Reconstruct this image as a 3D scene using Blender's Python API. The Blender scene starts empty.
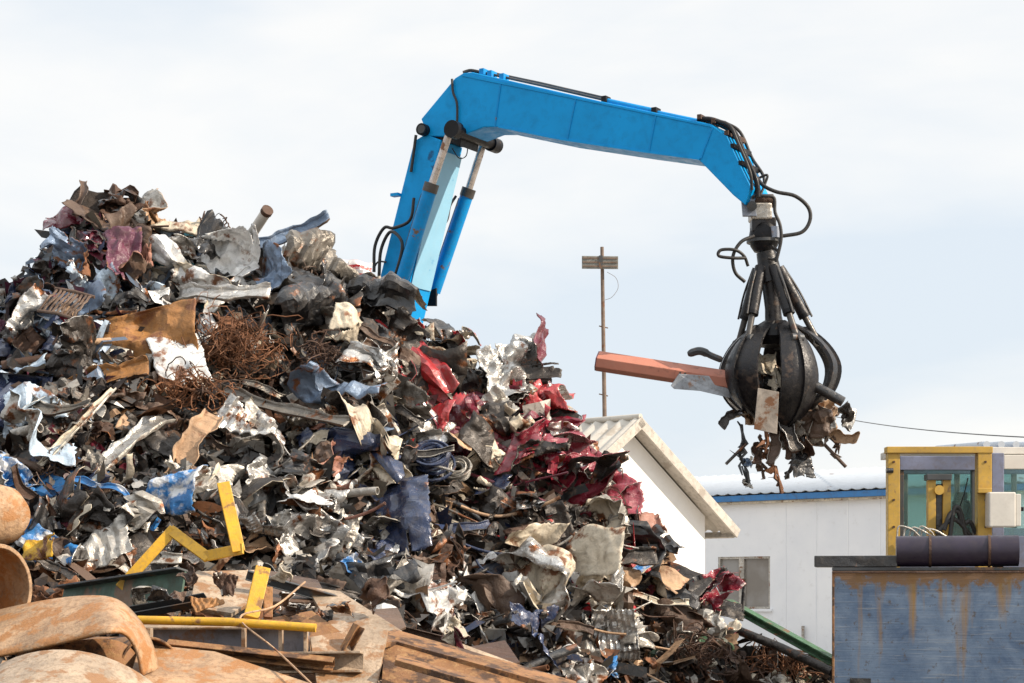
import bpy, math, random
import numpy as np
from mathutils import Vector, Matrix

random.seed(11)
rng = np.random.default_rng(7)
C = bpy.context.scene.collection
W, H = 1024, 683
LENS = 70.0
F = LENS / 36.0 * W
HV, CAMZ = 590.0, 2.2          # horizon row and camera height


def P(u, v, d):
    return np.array(((u - 512) / F * d, d, CAMZ - (v - HV) / F * d))


# ------------------------------------------------------------------ materials
MATS = {}


def new_mat(name):
    m = bpy.data.materials.new(name)
    m.use_nodes = True
    nt = m.node_tree
    return m, nt, nt.nodes["Principled BSDF"]


def N(nt, t, **kw):
    n = nt.nodes.new(t)
    for k, v in kw.items():
        if k.startswith("i_"):
            n.inputs[k[2:].replace("_", " ")].default_value = v
        else:
            setattr(n, k, v)
    return n


def coords(nt, scale=(1, 1, 1)):
    tc = N(nt, "ShaderNodeTexCoord")
    oi = N(nt, "ShaderNodeObjectInfo")
    mul = N(nt, "ShaderNodeMath", operation="MULTIPLY")
    mul.inputs[1].default_value = 37.0
    nt.links.new(oi.outputs["Random"], mul.inputs[0])
    mp = N(nt, "ShaderNodeMapping")
    mp.inputs["Scale"].default_value = scale
    nt.links.new(tc.outputs["Object"], mp.inputs["Vector"])
    nt.links.new(mul.outputs[0], mp.inputs["Location"])
    return mp.outputs["Vector"]


def mix(nt, fac, a, b):
    n = N(nt, "ShaderNodeMix", data_type="RGBA")
    for sock, v in ((n.inputs["Factor"], fac), (n.inputs["A"], a), (n.inputs["B"], b)):
        if hasattr(v, "links"):
            nt.links.new(v, sock)
        else:
            sock.default_value = v if not isinstance(v, tuple) else (v + (1,))[:4]
    # colour sockets of the mix node
    ca = [s for s in n.inputs if s.type == "RGBA"]
    for sock, v in ((ca[0], a), (ca[1], b)):
        if hasattr(v, "links"):
            nt.links.new(v, sock)
        else:
            sock.default_value = (v + (1,))[:4]
    return [s for s in n.outputs if s.type == "RGBA"][0]


def ramp(nt, src, p0, p1, c0=0.0, c1=1.0):
    r = N(nt, "ShaderNodeMapRange")
    r.inputs["From Min"].default_value = p0
    r.inputs["From Max"].default_value = p1
    r.inputs["To Min"].default_value = c0
    r.inputs["To Max"].default_value = c1
    nt.links.new(src, r.inputs["Value"])
    return r.outputs["Result"]


def noise(nt, vec, scale, detail=5.0, rough=0.6, dist=0.0):
    n = N(nt, "ShaderNodeTexNoise")
    n.inputs["Scale"].default_value = scale
    n.inputs["Detail"].default_value = detail
    n.inputs["Roughness"].default_value = rough
    n.inputs["Distortion"].default_value = dist
    nt.links.new(vec, n.inputs["Vector"])
    return n.outputs["Fac"]


def bump(nt, b, src, strength, dist=0.02):
    n = N(nt, "ShaderNodeBump")
    n.inputs["Strength"].default_value = strength
    n.inputs["Distance"].default_value = dist
    nt.links.new(src, n.inputs["Height"])
    nt.links.new(n.outputs["Normal"], b.inputs["Normal"])


def worn(name, col, metallic=0.0, rough=0.4, wear=0.35, wearcol=(0.13, 0.055, 0.025), scale=3.0,
         bumpy=0.35, var=0.35, dirt=(0.09, 0.07, 0.055), dirt_amt=0.5, coat=0.0, crease=0.0, spec=0.5):
    """worn paint or bare metal: tone variation, rust or bare patches, dust and a dented surface"""
    m, nt, b = new_mat(name)
    v = coords(nt)
    n1 = noise(nt, v, scale, 6, 0.65)
    n2 = noise(nt, v, scale * 4.3, 5, 0.7, 0.4)
    n3 = noise(nt, v, scale * 0.9, 3, 0.5)
    lo = tuple(c * (1 - var) for c in col)
    hi = tuple(min(0.85, c * (1 + var * 0.5)) for c in col)
    base = mix(nt, ramp(nt, n3, 0.3, 0.7), lo, hi)
    d = ramp(nt, n2, 0.48, 0.72, 0, dirt_amt)
    base = mix(nt, d, base, dirt)
    wm = ramp(nt, n1, 0.66 - wear * 0.3, 0.70 - wear * 0.24)
    base = mix(nt, wm, base, wearcol)
    nt.links.new(base, b.inputs["Base Color"])
    b.inputs["Metallic"].default_value = metallic
    rr = ramp(nt, n2, 0.3, 0.7, max(0.1, rough - 0.15), min(0.95, rough + 0.25))
    nt.links.new(rr, b.inputs["Roughness"])
    if coat:
        b.inputs["Coat Weight"].default_value = coat
        b.inputs["Coat Roughness"].default_value = 0.15
    b.inputs["Specular IOR Level"].default_value = spec
    if crease:
        rg = N(nt, "ShaderNodeTexNoise", noise_type="RIDGED_MULTIFRACTAL")
        rg.inputs["Scale"].default_value = 5.5
        rg.inputs["Detail"].default_value = 4.0
        rg.inputs["Roughness"].default_value = 0.45
        rg.inputs["Distortion"].default_value = 0.5
        st = N(nt, "ShaderNodeMapping")
        st.inputs["Scale"].default_value = (0.55, 1.5, 1.2)
        st.inputs["Rotation"].default_value = (0.3, 0.2, 0.5)
        nt.links.new(v, st.inputs["Vector"])
        nt.links.new(st.outputs["Vector"], rg.inputs["Vector"])
        ad = N(nt, "ShaderNodeMath", operation="MULTIPLY_ADD")
        ad.inputs[1].default_value = 0.35
        nt.links.new(n2, ad.inputs[0]); nt.links.new(rg.outputs["Fac"], ad.inputs[2])
        bump(nt, b, ad.outputs[0], crease, 0.05)
        # dust and rust gather along the creases
        base2 = mix(nt, ramp(nt, rg.outputs["Fac"], 0.9, 1.45, 0, 0.6), base, (0.085, 0.048, 0.028))
        nt.links.new(base2, b.inputs["Base Color"])
    else:
        bump(nt, b, n2, bumpy, 0.02)
    MATS[name] = m
    return m


RUST = (0.17, 0.065, 0.025)
PAL = {  # colour word: (base colour, metallic, roughness, wear)
    "white": ((0.74, 0.73, 0.71), 0.0, 0.35, 0.32),
    "silver": ((0.56, 0.545, 0.52), 0.75, 0.30, 0.3),
    "light grey": ((0.46, 0.43, 0.385), 0.45, 0.34, 0.3),
    "grey": ((0.20, 0.18, 0.155), 0.5, 0.33, 0.35),
    "dark grey": ((0.046, 0.040, 0.036), 0.4, 0.32, 0.35),
    "black": ((0.016, 0.016, 0.018), 0.0, 0.38, 0.12),
    "maroon": ((0.14, 0.010, 0.028), 0.0, 0.3, 0.2),
    "red": ((0.42, 0.022, 0.028), 0.0, 0.33, 0.2),
    "crimson": ((0.24, 0.014, 0.032), 0.0, 0.28, 0.2),
    "salmon": ((0.34, 0.155, 0.11), 0.0, 0.45, 0.3),
    "rusty": ((0.21, 0.085, 0.035), 0.1, 0.7, 0.4),
    "dark rusty": ((0.075, 0.034, 0.018), 0.1, 0.6, 0.3),
    "tan": ((0.46, 0.29, 0.17), 0.0, 0.6, 0.35),
    "ochre": ((0.34, 0.155, 0.045), 0.0, 0.55, 0.45),
    "brown": ((0.105, 0.062, 0.040), 0.05, 0.5, 0.35),
    "slate blue": ((0.17, 0.235, 0.34), 0.25, 0.38, 0.28),
    "navy": ((0.018, 0.032, 0.085), 0.1, 0.3, 0.15),
    "blue": ((0.03, 0.18, 0.46), 0.0, 0.4, 0.5),
    "pale blue": ((0.50, 0.61, 0.73), 0.15, 0.35, 0.24),
    "teal": ((0.03, 0.22, 0.26), 0.0, 0.4, 0.25),
    "yellow": ((0.68, 0.39, 0.015), 0.0, 0.45, 0.25),
    "cream": ((0.60, 0.52, 0.40), 0.0, 0.5, 0.35),
    "green": ((0.05, 0.13, 0.06), 0.0, 0.45, 0.3),
    "plum": ((0.12, 0.03, 0.06), 0.0, 0.35, 0.25),
}
for k, (c, me, ro, we) in PAL.items():
    worn(k, c, me, ro, we, (0.5, 0.42, 0.38) if k == "crimson" else (0.6, 0.6, 0.6) if k == "blue" else RUST if k not in ("rusty", "dark rusty", "brown") else (0.05, 0.025, 0.015),
         coat=0.6 if k in ("maroon", "red", "crimson", "navy", "white", "black") else 0.0, crease=1.0)

worn("crane_blue", (0.0, 0.29, 0.67), 0.0, 0.42, 0.02, (0.01, 0.10, 0.24), 1.6, 0.06, 0.10, (0.015, 0.12, 0.27), 0.32, spec=0.2)
worn("barrel_blue", (0.0, 0.24, 0.58), 0.0, 0.42, 0.17, (0.16, 0.10, 0.06), 7, 0.08, 0.15, (0.06, 0.12, 0.18), 0.35, spec=0.2)
worn("chrome_rod", (0.55, 0.50, 0.47), 0.85, 0.3, 0.2, (0.2, 0.1, 0.06), 8, 0.05, 0.2)
worn("oily_black", (0.010, 0.010, 0.012), 0.1, 0.36, 0.10, (0.05, 0.03, 0.02), 6, 0.15, 0.4, (0.02, 0.018, 0.016), 0.5, spec=0.2)
worn("claw_steel", (0.013, 0.012, 0.014), 0.2, 0.34, 0.22, (0.065, 0.045, 0.035), 4, 0.35, 0.5, (0.04, 0.033, 0.027), 0.7, spec=0.45)
worn("hose_rubber", (0.012, 0.012, 0.013), 0.0, 0.5, 0.0, scale=9, bumpy=0.05)
worn("primer_red", (0.42, 0.155, 0.10), 0.0, 0.5, 0.30, (0.20, 0.085, 0.055), 2.5, 0.08, 0.12, (0.35, 0.2, 0.15), 0.3)
worn("plate_grey", (0.32, 0.34, 0.37), 0.2, 0.5, 0.3, (0.25, 0.15, 0.1), 5, 0.15)
worn("rusty_white", (0.5, 0.43, 0.36), 0.0, 0.6, 0.42, (0.25, 0.12, 0.06), 4, 0.2)
worn("bare_rust", (0.42, 0.265, 0.15), 0.05, 0.55, 0.55, (0.33, 0.15, 0.05), 6.5, 0.5, 0.35, (0.17, 0.10, 0.06), 0.9)
worn("dust_tan", (0.40, 0.30, 0.21), 0.0, 0.55, 0.5, (0.26, 0.135, 0.06), 7.0, 0.5, 0.35, (0.17, 0.12, 0.08), 0.9)
worn("scale_rust", (0.26, 0.12, 0.045), 0.05, 0.65, 0.5, (0.07, 0.035, 0.018), 5.5, 0.5, 0.4, (0.36, 0.22, 0.10), 0.8)
worn("dark_steel", (0.07, 0.075, 0.08), 0.4, 0.5, 0.3, (0.16, 0.09, 0.05), 3, 0.15)
worn("blue_steel", (0.23, 0.26, 0.32), 0.3, 0.5, 0.3, (0.20, 0.13, 0.09), 3, 0.12)
worn("old_green", (0.05, 0.11, 0.075), 0.1, 0.5, 0.35, (0.16, 0.10, 0.06), 3, 0.12)
worn("safety_yellow", (0.60, 0.335, 0.018), 0.0, 0.42, 0.33, (0.22, 0.11, 0.04), 7, 0.2, 0.2, (0.25, 0.15, 0.06), 0.6)
worn("cab_yellow", (0.47, 0.285, 0.045), 0.0, 0.45, 0.22, (0.22, 0.13, 0.05), 5, 0.06, 0.2, (0.25, 0.18, 0.1), 0.5)
worn("cab_grey", (0.16, 0.18, 0.27), 0.0, 0.5, 0.05, scale=3, bumpy=0.03)
worn("box_cream", (0.58, 0.55, 0.50), 0.0, 0.5, 0.05, (0.4, 0.3, 0.2), 4, 0.03, 0.1, (0.35, 0.32, 0.28), 0.25)
worn("pipe_purple", (0.020, 0.013, 0.030), 0.05, 0.42, 0.1, (0.05, 0.03, 0.03), 4, 0.08, 0.3, (0.05, 0.04, 0.045), 0.35)
worn("dull_rod", (0.08, 0.075, 0.07), 0.5, 0.35, 0.25, (0.08, 0.05, 0.04), 8, 0.05, 0.3)
worn("old_white", (0.78, 0.77, 0.75), 0.0, 0.6, 0.02, (0.6, 0.55, 0.5), 1.0, 0.03, 0.06, (0.6, 0.58, 0.55), 0.2)
worn("roof_sheet", (0.52, 0.48, 0.42), 0.0, 0.6, 0.2, (0.38, 0.33, 0.27), 1.2, 0.05, 0.15, (0.3, 0.27, 0.23), 0.4)
worn("roof_trim", (0.46, 0.42, 0.37), 0.0, 0.6, 0.15, (0.3, 0.26, 0.22), 2, 0.05, 0.15)
worn("far_roof", (0.44, 0.475, 0.52), 0.0, 0.6, 0.02, scale=0.6, bumpy=0.02, var=0.05, dirt_amt=0.1)
worn("fascia_blue", (0.03, 0.17, 0.42), 0.0, 0.5, 0.05, (0.2, 0.3, 0.4), 1, 0.02, 0.1)
worn("mast_brown", (0.17, 0.12, 0.09), 0.1, 0.6, 0.3, scale=4, bumpy=0.1)
worn("mast_panel", (0.21, 0.21, 0.19), 0.1, 0.6, 0.3, (0.34, 0.31, 0.27), 5, 0.1)


def mat_wall_panel():
    m, nt, b = new_mat("sheet_wall")
    v = coords(nt)
    n1 = noise(nt, v, 0.5, 6, 0.6)
    n2 = noise(nt, v, 4, 4, 0.6)
    base = mix(nt, ramp(nt, n1, 0.35, 0.7), (0.80, 0.81, 0.83), (0.70, 0.72, 0.76))
    base = mix(nt, ramp(nt, n2, 0.6, 0.8, 0, 0.3), base, (0.5, 0.48, 0.45))
    nt.links.new(base, b.inputs["Base Color"])
    b.inputs["Roughness"].default_value = 0.6
    MATS["sheet_wall"] = m


def mat_glass(name, col, rough=0.05):
    m, nt, b = new_mat(name)
    b.inputs["Base Color"].default_value = col + (1,)
    b.inputs["Roughness"].default_value = rough
    b.inputs["Specular IOR Level"].default_value = 0.8
    b.inputs["Transmission Weight"].default_value = 0.9
    b.inputs["IOR"].default_value = 1.1
    MATS[name] = m


def mat_window():
    m, nt, b = new_mat("window_glass")
    v = coords(nt)
    n1 = noise(nt, v, 1.2, 3, 0.5)
    base = mix(nt, ramp(nt, n1, 0.4, 0.65), (0.19, 0.17, 0.15), (0.27, 0.26, 0.25))
    nt.links.new(base, b.inputs["Base Color"])
    b.inputs["Roughness"].default_value = 0.25
    MATS["window_glass"] = m


def mat_skip():
    m, nt, b = new_mat("skip_paint")
    tc = N(nt, "ShaderNodeTexCoord")
    mp = N(nt, "ShaderNodeMapping")
    mp.inputs["Scale"].default_value = (0.35, 1, 9.0)
    nt.links.new(tc.outputs["Object"], mp.inputs["Vector"])
    mq = N(nt, "ShaderNodeMapping")
    mq.inputs["Scale"].default_value = (4.6, 1, 0.45)
    nt.links.new(tc.outputs["Object"], mq.inputs["Vector"])
    n1 = noise(nt, mp.outputs[0], 1.2, 5, 0.55)
    n2 = noise(nt, mp.outputs[0], 5.0, 6, 0.7)
    n3 = noise(nt, mq.outputs[0], 1.0, 4, 0.55)
    n4 = noise(nt, tc.outputs["Object"], 2.0, 8, 0.7, 0.3)
    n5 = noise(nt, tc.outputs["Object"], 7.0, 6, 0.7)
    n6 = noise(nt, tc.outputs["Object"], 11.0, 8, 0.75)
    base = mix(nt, ramp(nt, n4, 0.35, 0.65), (0.042, 0.082, 0.160), (0.185, 0.245, 0.33))
    base = mix(nt, ramp(nt, n1, 0.42, 0.60, 0, 0.55), base, (0.10, 0.155, 0.24))
    base = mix(nt, ramp(nt, n2, 0.56, 0.66, 0, 0.55), base, (0.30, 0.31, 0.31))
    base = mix(nt, ramp(nt, n6, 0.57, 0.63, 0, 0.85), base, (0.075, 0.055, 0.04))
    sp = N(nt, "ShaderNodeSeparateXYZ")
    nt.links.new(tc.outputs["Object"], sp.inputs[0])
    topm = ramp(nt, sp.outputs["Z"], -1.3, 0.0, 0.0, 0.22)
    add = N(nt, "ShaderNodeMath", operation="ADD")
    nt.links.new(n3, add.inputs[0])
    nt.links.new(topm, add.inputs[1])
    base = mix(nt, ramp(nt, add.outputs[0], 0.69, 0.82, 0, 0.85), base, (0.27, 0.145, 0.02))
    edge = ramp(nt, sp.outputs["Z"], -0.26, -0.02, 0.0, 0.38)
    add2 = N(nt, "ShaderNodeMath", operation="ADD")
    nt.links.new(n5, add2.inputs[0])
    nt.links.new(edge, add2.inputs[1])
    base = mix(nt, ramp(nt, add2.outputs[0], 0.66, 0.76, 0, 0.9), base, (0.20, 0.10, 0.03))
    nt.links.new(base, b.inputs["Base Color"])
    b.inputs["Roughness"].default_value = 0.5
    bump(nt, b, n2, 0.25, 0.02)
    MATS["skip_paint"] = m


def mat_heap():
    m, nt, b = new_mat("heap_grime")
    v = coords(nt)
    n1 = noise(nt, v, 3.5, 8, 0.7, 0.8)
    n2 = noise(nt, v, 9.0, 8, 0.75, 0.5)
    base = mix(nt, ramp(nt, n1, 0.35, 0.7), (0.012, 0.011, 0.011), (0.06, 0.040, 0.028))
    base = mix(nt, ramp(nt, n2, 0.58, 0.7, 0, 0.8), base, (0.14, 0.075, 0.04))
    nt.links.new(base, b.inputs["Base Color"])
    b.inputs["Roughness"].default_value = 0.7
    bump(nt, b, n2, 1.0, 0.08)
    MATS["heap_grime"] = m
    m, nt, b = new_mat("shred_metal")
    a = N(nt, "ShaderNodeAttribute", attribute_name="paint")
    v = coords(nt)
    n2 = noise(nt, v, 14.0, 6, 0.7, 0.5)
    base = mix(nt, ramp(nt, n2, 0.52, 0.66, 0, 0.8), a.outputs["Color"], (0.085, 0.05, 0.03))
    nt.links.new(base, b.inputs["Base Color"])
    b.inputs["Roughness"].default_value = 0.42
    b.inputs["Metallic"].default_value = 0.15
    bump(nt, b, n2, 0.4, 0.02)
    MATS["shred_metal"] = m


def mat_ground():
    m, nt, b = new_mat("yard_dirt")
    tc = N(nt, "ShaderNodeTexCoord")
    n1 = noise(nt, tc.outputs["Object"], 0.3, 8, 0.65)
    n2 = noise(nt, tc.outputs["Object"], 6, 6, 0.7)
    base = mix(nt, ramp(nt, n1, 0.35, 0.65), (0.27, 0.24, 0.20), (0.38, 0.34, 0.29))
    base = mix(nt, ramp(nt, n2, 0.5, 0.7, 0, 0.5), base, (0.15, 0.12, 0.1))
    nt.links.new(base, b.inputs["Base Color"])
    b.inputs["Roughness"].default_value = 0.9
    bump(nt, b, n2, 0.5, 0.03)
    MATS["yard_dirt"] = m


def mat_board():
    m, nt, b = new_mat("striped_board")
    tc = N(nt, "ShaderNodeTexCoord")
    sp = N(nt, "ShaderNodeSeparateXYZ")
    nt.links.new(tc.outputs["UV"], sp.inputs[0])
    w = N(nt, "ShaderNodeMath", operation="PINGPONG")
    w.inputs[1].default_value = 0.22
    nt.links.new(sp.outputs["Y"], w.inputs[0])
    n2 = noise(nt, tc.outputs["UV"], 9, 3, 0.6)
    base = mix(nt, ramp(nt, w.outputs[0], 0.10, 0.13), (0.75, 0.72, 0.7), (0.55, 0.03, 0.03))
    base = mix(nt, ramp(nt, n2, 0.55, 0.62), base, (0.75, 0.72, 0.7))
    nt.links.new(base, b.inputs["Base Color"])
    b.inputs["Roughness"].default_value = 0.4
    MATS["striped_board"] = m


mat_wall_panel(); mat_window(); mat_skip(); mat_heap(); mat_ground(); mat_board()
mat_glass("cab_glass", (0.44, 0.64, 0.62))


# ------------------------------------------------------------------ mesh building
class MB:
    def __init__(self):
        self.v, self.f = [], []

    def add(self, vs, fs):
        o = len(self.v)
        self.v.extend([tuple(map(float, p)) for p in vs])
        self.f.extend([tuple(int(i) + o for i in f) for f in fs])

    def prism(self, poly, off):
        n = len(poly)
        a = [np.array(p, float) for p in poly]
        off = np.array(off, float)
        vs = a + [p + off for p in a]
        fs = [tuple(range(n)), tuple(range(2 * n - 1, n - 1, -1))]
        fs += [(i, i + n, (i + 1) % n + n, (i + 1) % n) for i in range(n)]
        self.add(vs, fs)
        return self

    def box(self, c, ax, ay, az):
        """box with centre and three half-axis vectors"""
        c, ax, ay, az = (np.array(q, float) for q in (c, ax, ay, az))
        poly = [c - ax - ay - az, c + ax - ay - az, c + ax + ay - az, c - ax + ay - az]
        return self.prism(poly, 2 * az)

    def tube(self, pts, r, n=8, cap=True, closed=False):
        pts = [np.array(p, float) for p in pts]
        k = len(pts)
        rs = r if hasattr(r, "__len__") else [r] * k
        t = [pts[min(i + 1, k - 1)] - pts[max(i - 1, 0)] for i in range(k)]
        t = [q / (np.linalg.norm(q) + 1e-9) for q in t]
        up = np.array((0, 0, 1.0)) if abs(t[0][2]) < 0.9 else np.array((1.0, 0, 0))
        x = np.cross(up, t[0]); x /= np.linalg.norm(x)
        vs = []
        for i in range(k):
            x = x - t[i] * np.dot(x, t[i]); x /= np.linalg.norm(x) + 1e-9
            y = np.cross(t[i], x)
            for j in range(n):
                a = 2 * math.pi * j / n
                vs.append(pts[i] + rs[i] * (math.cos(a) * x + math.sin(a) * y))
        fs = []
        for i in range(k - 1):
            for j in range(n):
                fs.append((i * n + j, i * n + (j + 1) % n, (i + 1) * n + (j + 1) % n, (i + 1) * n + j))
        if cap:
            fs.append(tuple(range(n - 1, -1, -1)))
            fs.append(tuple(range((k - 1) * n, k * n)))
        self.add(vs, fs)
        return self

    def shell(self, a, axis, x, y, r, t, a0, a1, n=24, rings=2):
        """part of a pipe wall: start point, axis vector (full length), radial axes, outer radius, wall, arc"""
        a, axis, x, y = (np.array(q, float) for q in (a, axis, x, y))
        vs, full = [], abs(a1 - a0) >= 2 * math.pi - 1e-6
        m = n if full else n + 1
        for s in range(rings):
            for rr in (r, r - t):
                for j in range(m):
                    g = a0 + (a1 - a0) * j / n
                    vs.append(a + axis * s / (rings - 1) + rr * (math.cos(g) * x + math.sin(g) * y))
        fs = []
        q = 2 * m
        for j in range(n if full else m - 1):
            k = (j + 1) % m
            for s in range(rings - 1):
                fs.append((s * q + j, s * q + k, (s + 1) * q + k, (s + 1) * q + j))
                fs.append((s * q + m + k, s * q + m + j, (s + 1) * q + m + j, (s + 1) * q + m + k))
            fs.append((k, j, m + j, m + k))
            e = (rings - 1) * q
            fs.append((e + j, e + k, e + m + k, e + m + j))
        if not full:
            for s in range(rings - 1):
                fs.append((s * q, (s + 1) * q, (s + 1) * q + m, s * q + m))
                fs.append((s * q + m - 1, s * q + 2 * m - 1, (s + 1) * q + 2 * m - 1, (s + 1) * q + m - 1))
        self.add(vs, fs)
        return self


def link_mesh(name, vs, fs, mat, origin, parent=None, smooth=None, bevel=0.0, solid=0.0):
    vs = np.asarray(vs, float) - np.asarray(origin, float)
    me = bpy.data.meshes.new(name)
    me.from_pydata([tuple(p) for p in vs], [], [tuple(f) for f in fs])
    me.materials.append(MATS[mat])
    if smooth:
        me.polygons.foreach_set("use_smooth", [True] * len(me.polygons))
        me.update()
        me.set_sharp_from_angle(angle=math.radians(smooth))
    o = bpy.data.objects.new(name, me)
    C.objects.link(o)
    if parent is not None:
        o.parent = parent
        o.location = np.asarray(origin, float) - np.asarray(parent["w"], float)
        o["w"] = list(map(float, origin))
    else:
        o.location = tuple(map(float, origin))
        o["w"] = list(map(float, origin))
    if solid:
        s = o.modifiers.new("thickness", "SOLIDIFY")
        s.thickness = solid
        s.offset = 0
    if bevel:
        b = o.modifiers.new("edges", "BEVEL")
        b.width = bevel
        b.segments = 2
        b.limit_method = "ANGLE"
    return o


def build(mb, name, mat, parent=None, smooth=None, bevel=0.0, solid=0.0, label=None):
    vs = np.array(mb.v)
    org = (vs.min(0) + vs.max(0)) / 2
    o = link_mesh(name, vs, mb.f, mat, org, parent, smooth, bevel, solid)
    if label:
        o["label"] = label
    return o


def tag(o, label, cat, group=None, kind=None):
    if label: o["label"] = label
    if cat: o["category"] = cat
    if group: o["group"] = group
    if kind: o["kind"] = kind
    return o


def thing(name, loc, label, cat, group=None):
    o = bpy.data.objects.new(name, None)
    o.empty_display_size = 0.3
    C.objects.link(o)
    o.location = tuple(map(float, loc))
    o["w"] = list(map(float, loc))
    return tag(o, label, cat, group)


def spline(pts, n=6):
    """Catmull-Rom through the points"""
    p = [np.array(q, float) for q in pts]
    p = [2 * p[0] - p[1]] + p + [2 * p[-1] - p[-2]]
    out = []
    for i in range(1, len(p) - 2):
        for k in range(n):
            t = k / n
            a, b, c, d = p[i - 1:i + 3]
            out.append(0.5 * (2 * b + (c - a) * t + (2 * a - 5 * b + 4 * c - d) * t * t + (3 * b - a - 3 * c + d) * t ** 3))
    out.append(p[-2])
    return out


# ------------------------------------------------------------------ heap shape
SIL = [(-700, 330), (-200, 300), (0, 292), (20, 287), (35, 281), (46, 258), (58, 238), (85, 226), (105, 221), (130, 220), (165, 223), (200, 234),
       (240, 243), (270, 251), (310, 262), (340, 264), (370, 288), (400, 312), (440, 340), (470, 362), (500, 368), (530, 364),
       (548, 385), (558, 410), (570, 440), (585, 464), (605, 482), (622, 505), (630, 528), (650, 548), (672, 572), (706, 588), (728, 622),
       (760, 646), (800, 662), (830, 676), (860, 700), (930, 775)]
RD = 22.0
SX = np.array([(u - 512) / F * RD for u, v in SIL])
SZ = np.array([CAMZ - (v + 4 - HV) / F * RD for u, v in SIL])
_pd = [(rng.normal(size=2) * f, rng.uniform(0, 6.28), a) for f, a in
       ((0.8, .10), (0.9, .10), (1.6, .09), (1.9, .08), (2.8, .07), (3.3, .06), (5.0, .05), (6.5, .04), (9, .03), (11, .025), (14, .02))]


def lump(x, y):
    # humps and gullies that run down the slope
    s = .13 * np.sin(2.1 * x + .5 * y + 1.0) + .15 * np.sin(3.7 * x - .9 * y) * np.sin(1.3 * y + .4 * x + .6) + .10 * np.sin(5.3 * x + 1.7 * y + 2.0) * np.sin(2.6 * y)
    for k, ph, a in _pd:
        s = s + a * np.sin(k[0] * x + k[1] * y * 0.9 + ph)
    return s


def heap_z(x, y):
    x = np.asarray(x, float); y = np.asarray(y, float)
    zr = np.interp(x, SX, SZ)
    slope = 0.92
    z = np.where(y < RD, zr - slope * (RD - y) * (1 - 0.02 * (RD - y)), zr - 0.85 * (y - RD))
    z = z + lump(x, y) * np.clip((z + 0.2) / 1.0, 0, 1) * np.where(y < RD, np.clip((RD - y) / 1.0, 0.25, 1), 1)
    sh = 1.42 * np.clip((1.2 - x) / 1.2, 0, 1) * np.clip((y - 5.5) / 1.5, 0, 1) * np.where(y < RD, 1, 0) + 0.12 * lump(x, y)
    return np.maximum(np.maximum(z, sh), -0.05)


def cast(u, v, d0=6.0, d1=30.0):
    """where a sight line meets the heap; None past it"""
    d = np.arange(d0, d1, 0.04)
    x = (u - 512) / F * d
    z = CAMZ - (v - HV) / F * d
    hit = np.nonzero(z <= heap_z(x, d))[0]
    if len(hit) == 0:
        return None
    i = hit[0]
    return np.array((x[i], d[i], z[i]))


def sil_v(u):
    return float(np.interp(u, [p[0] for p in SIL], [p[1] for p in SIL]))


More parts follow.
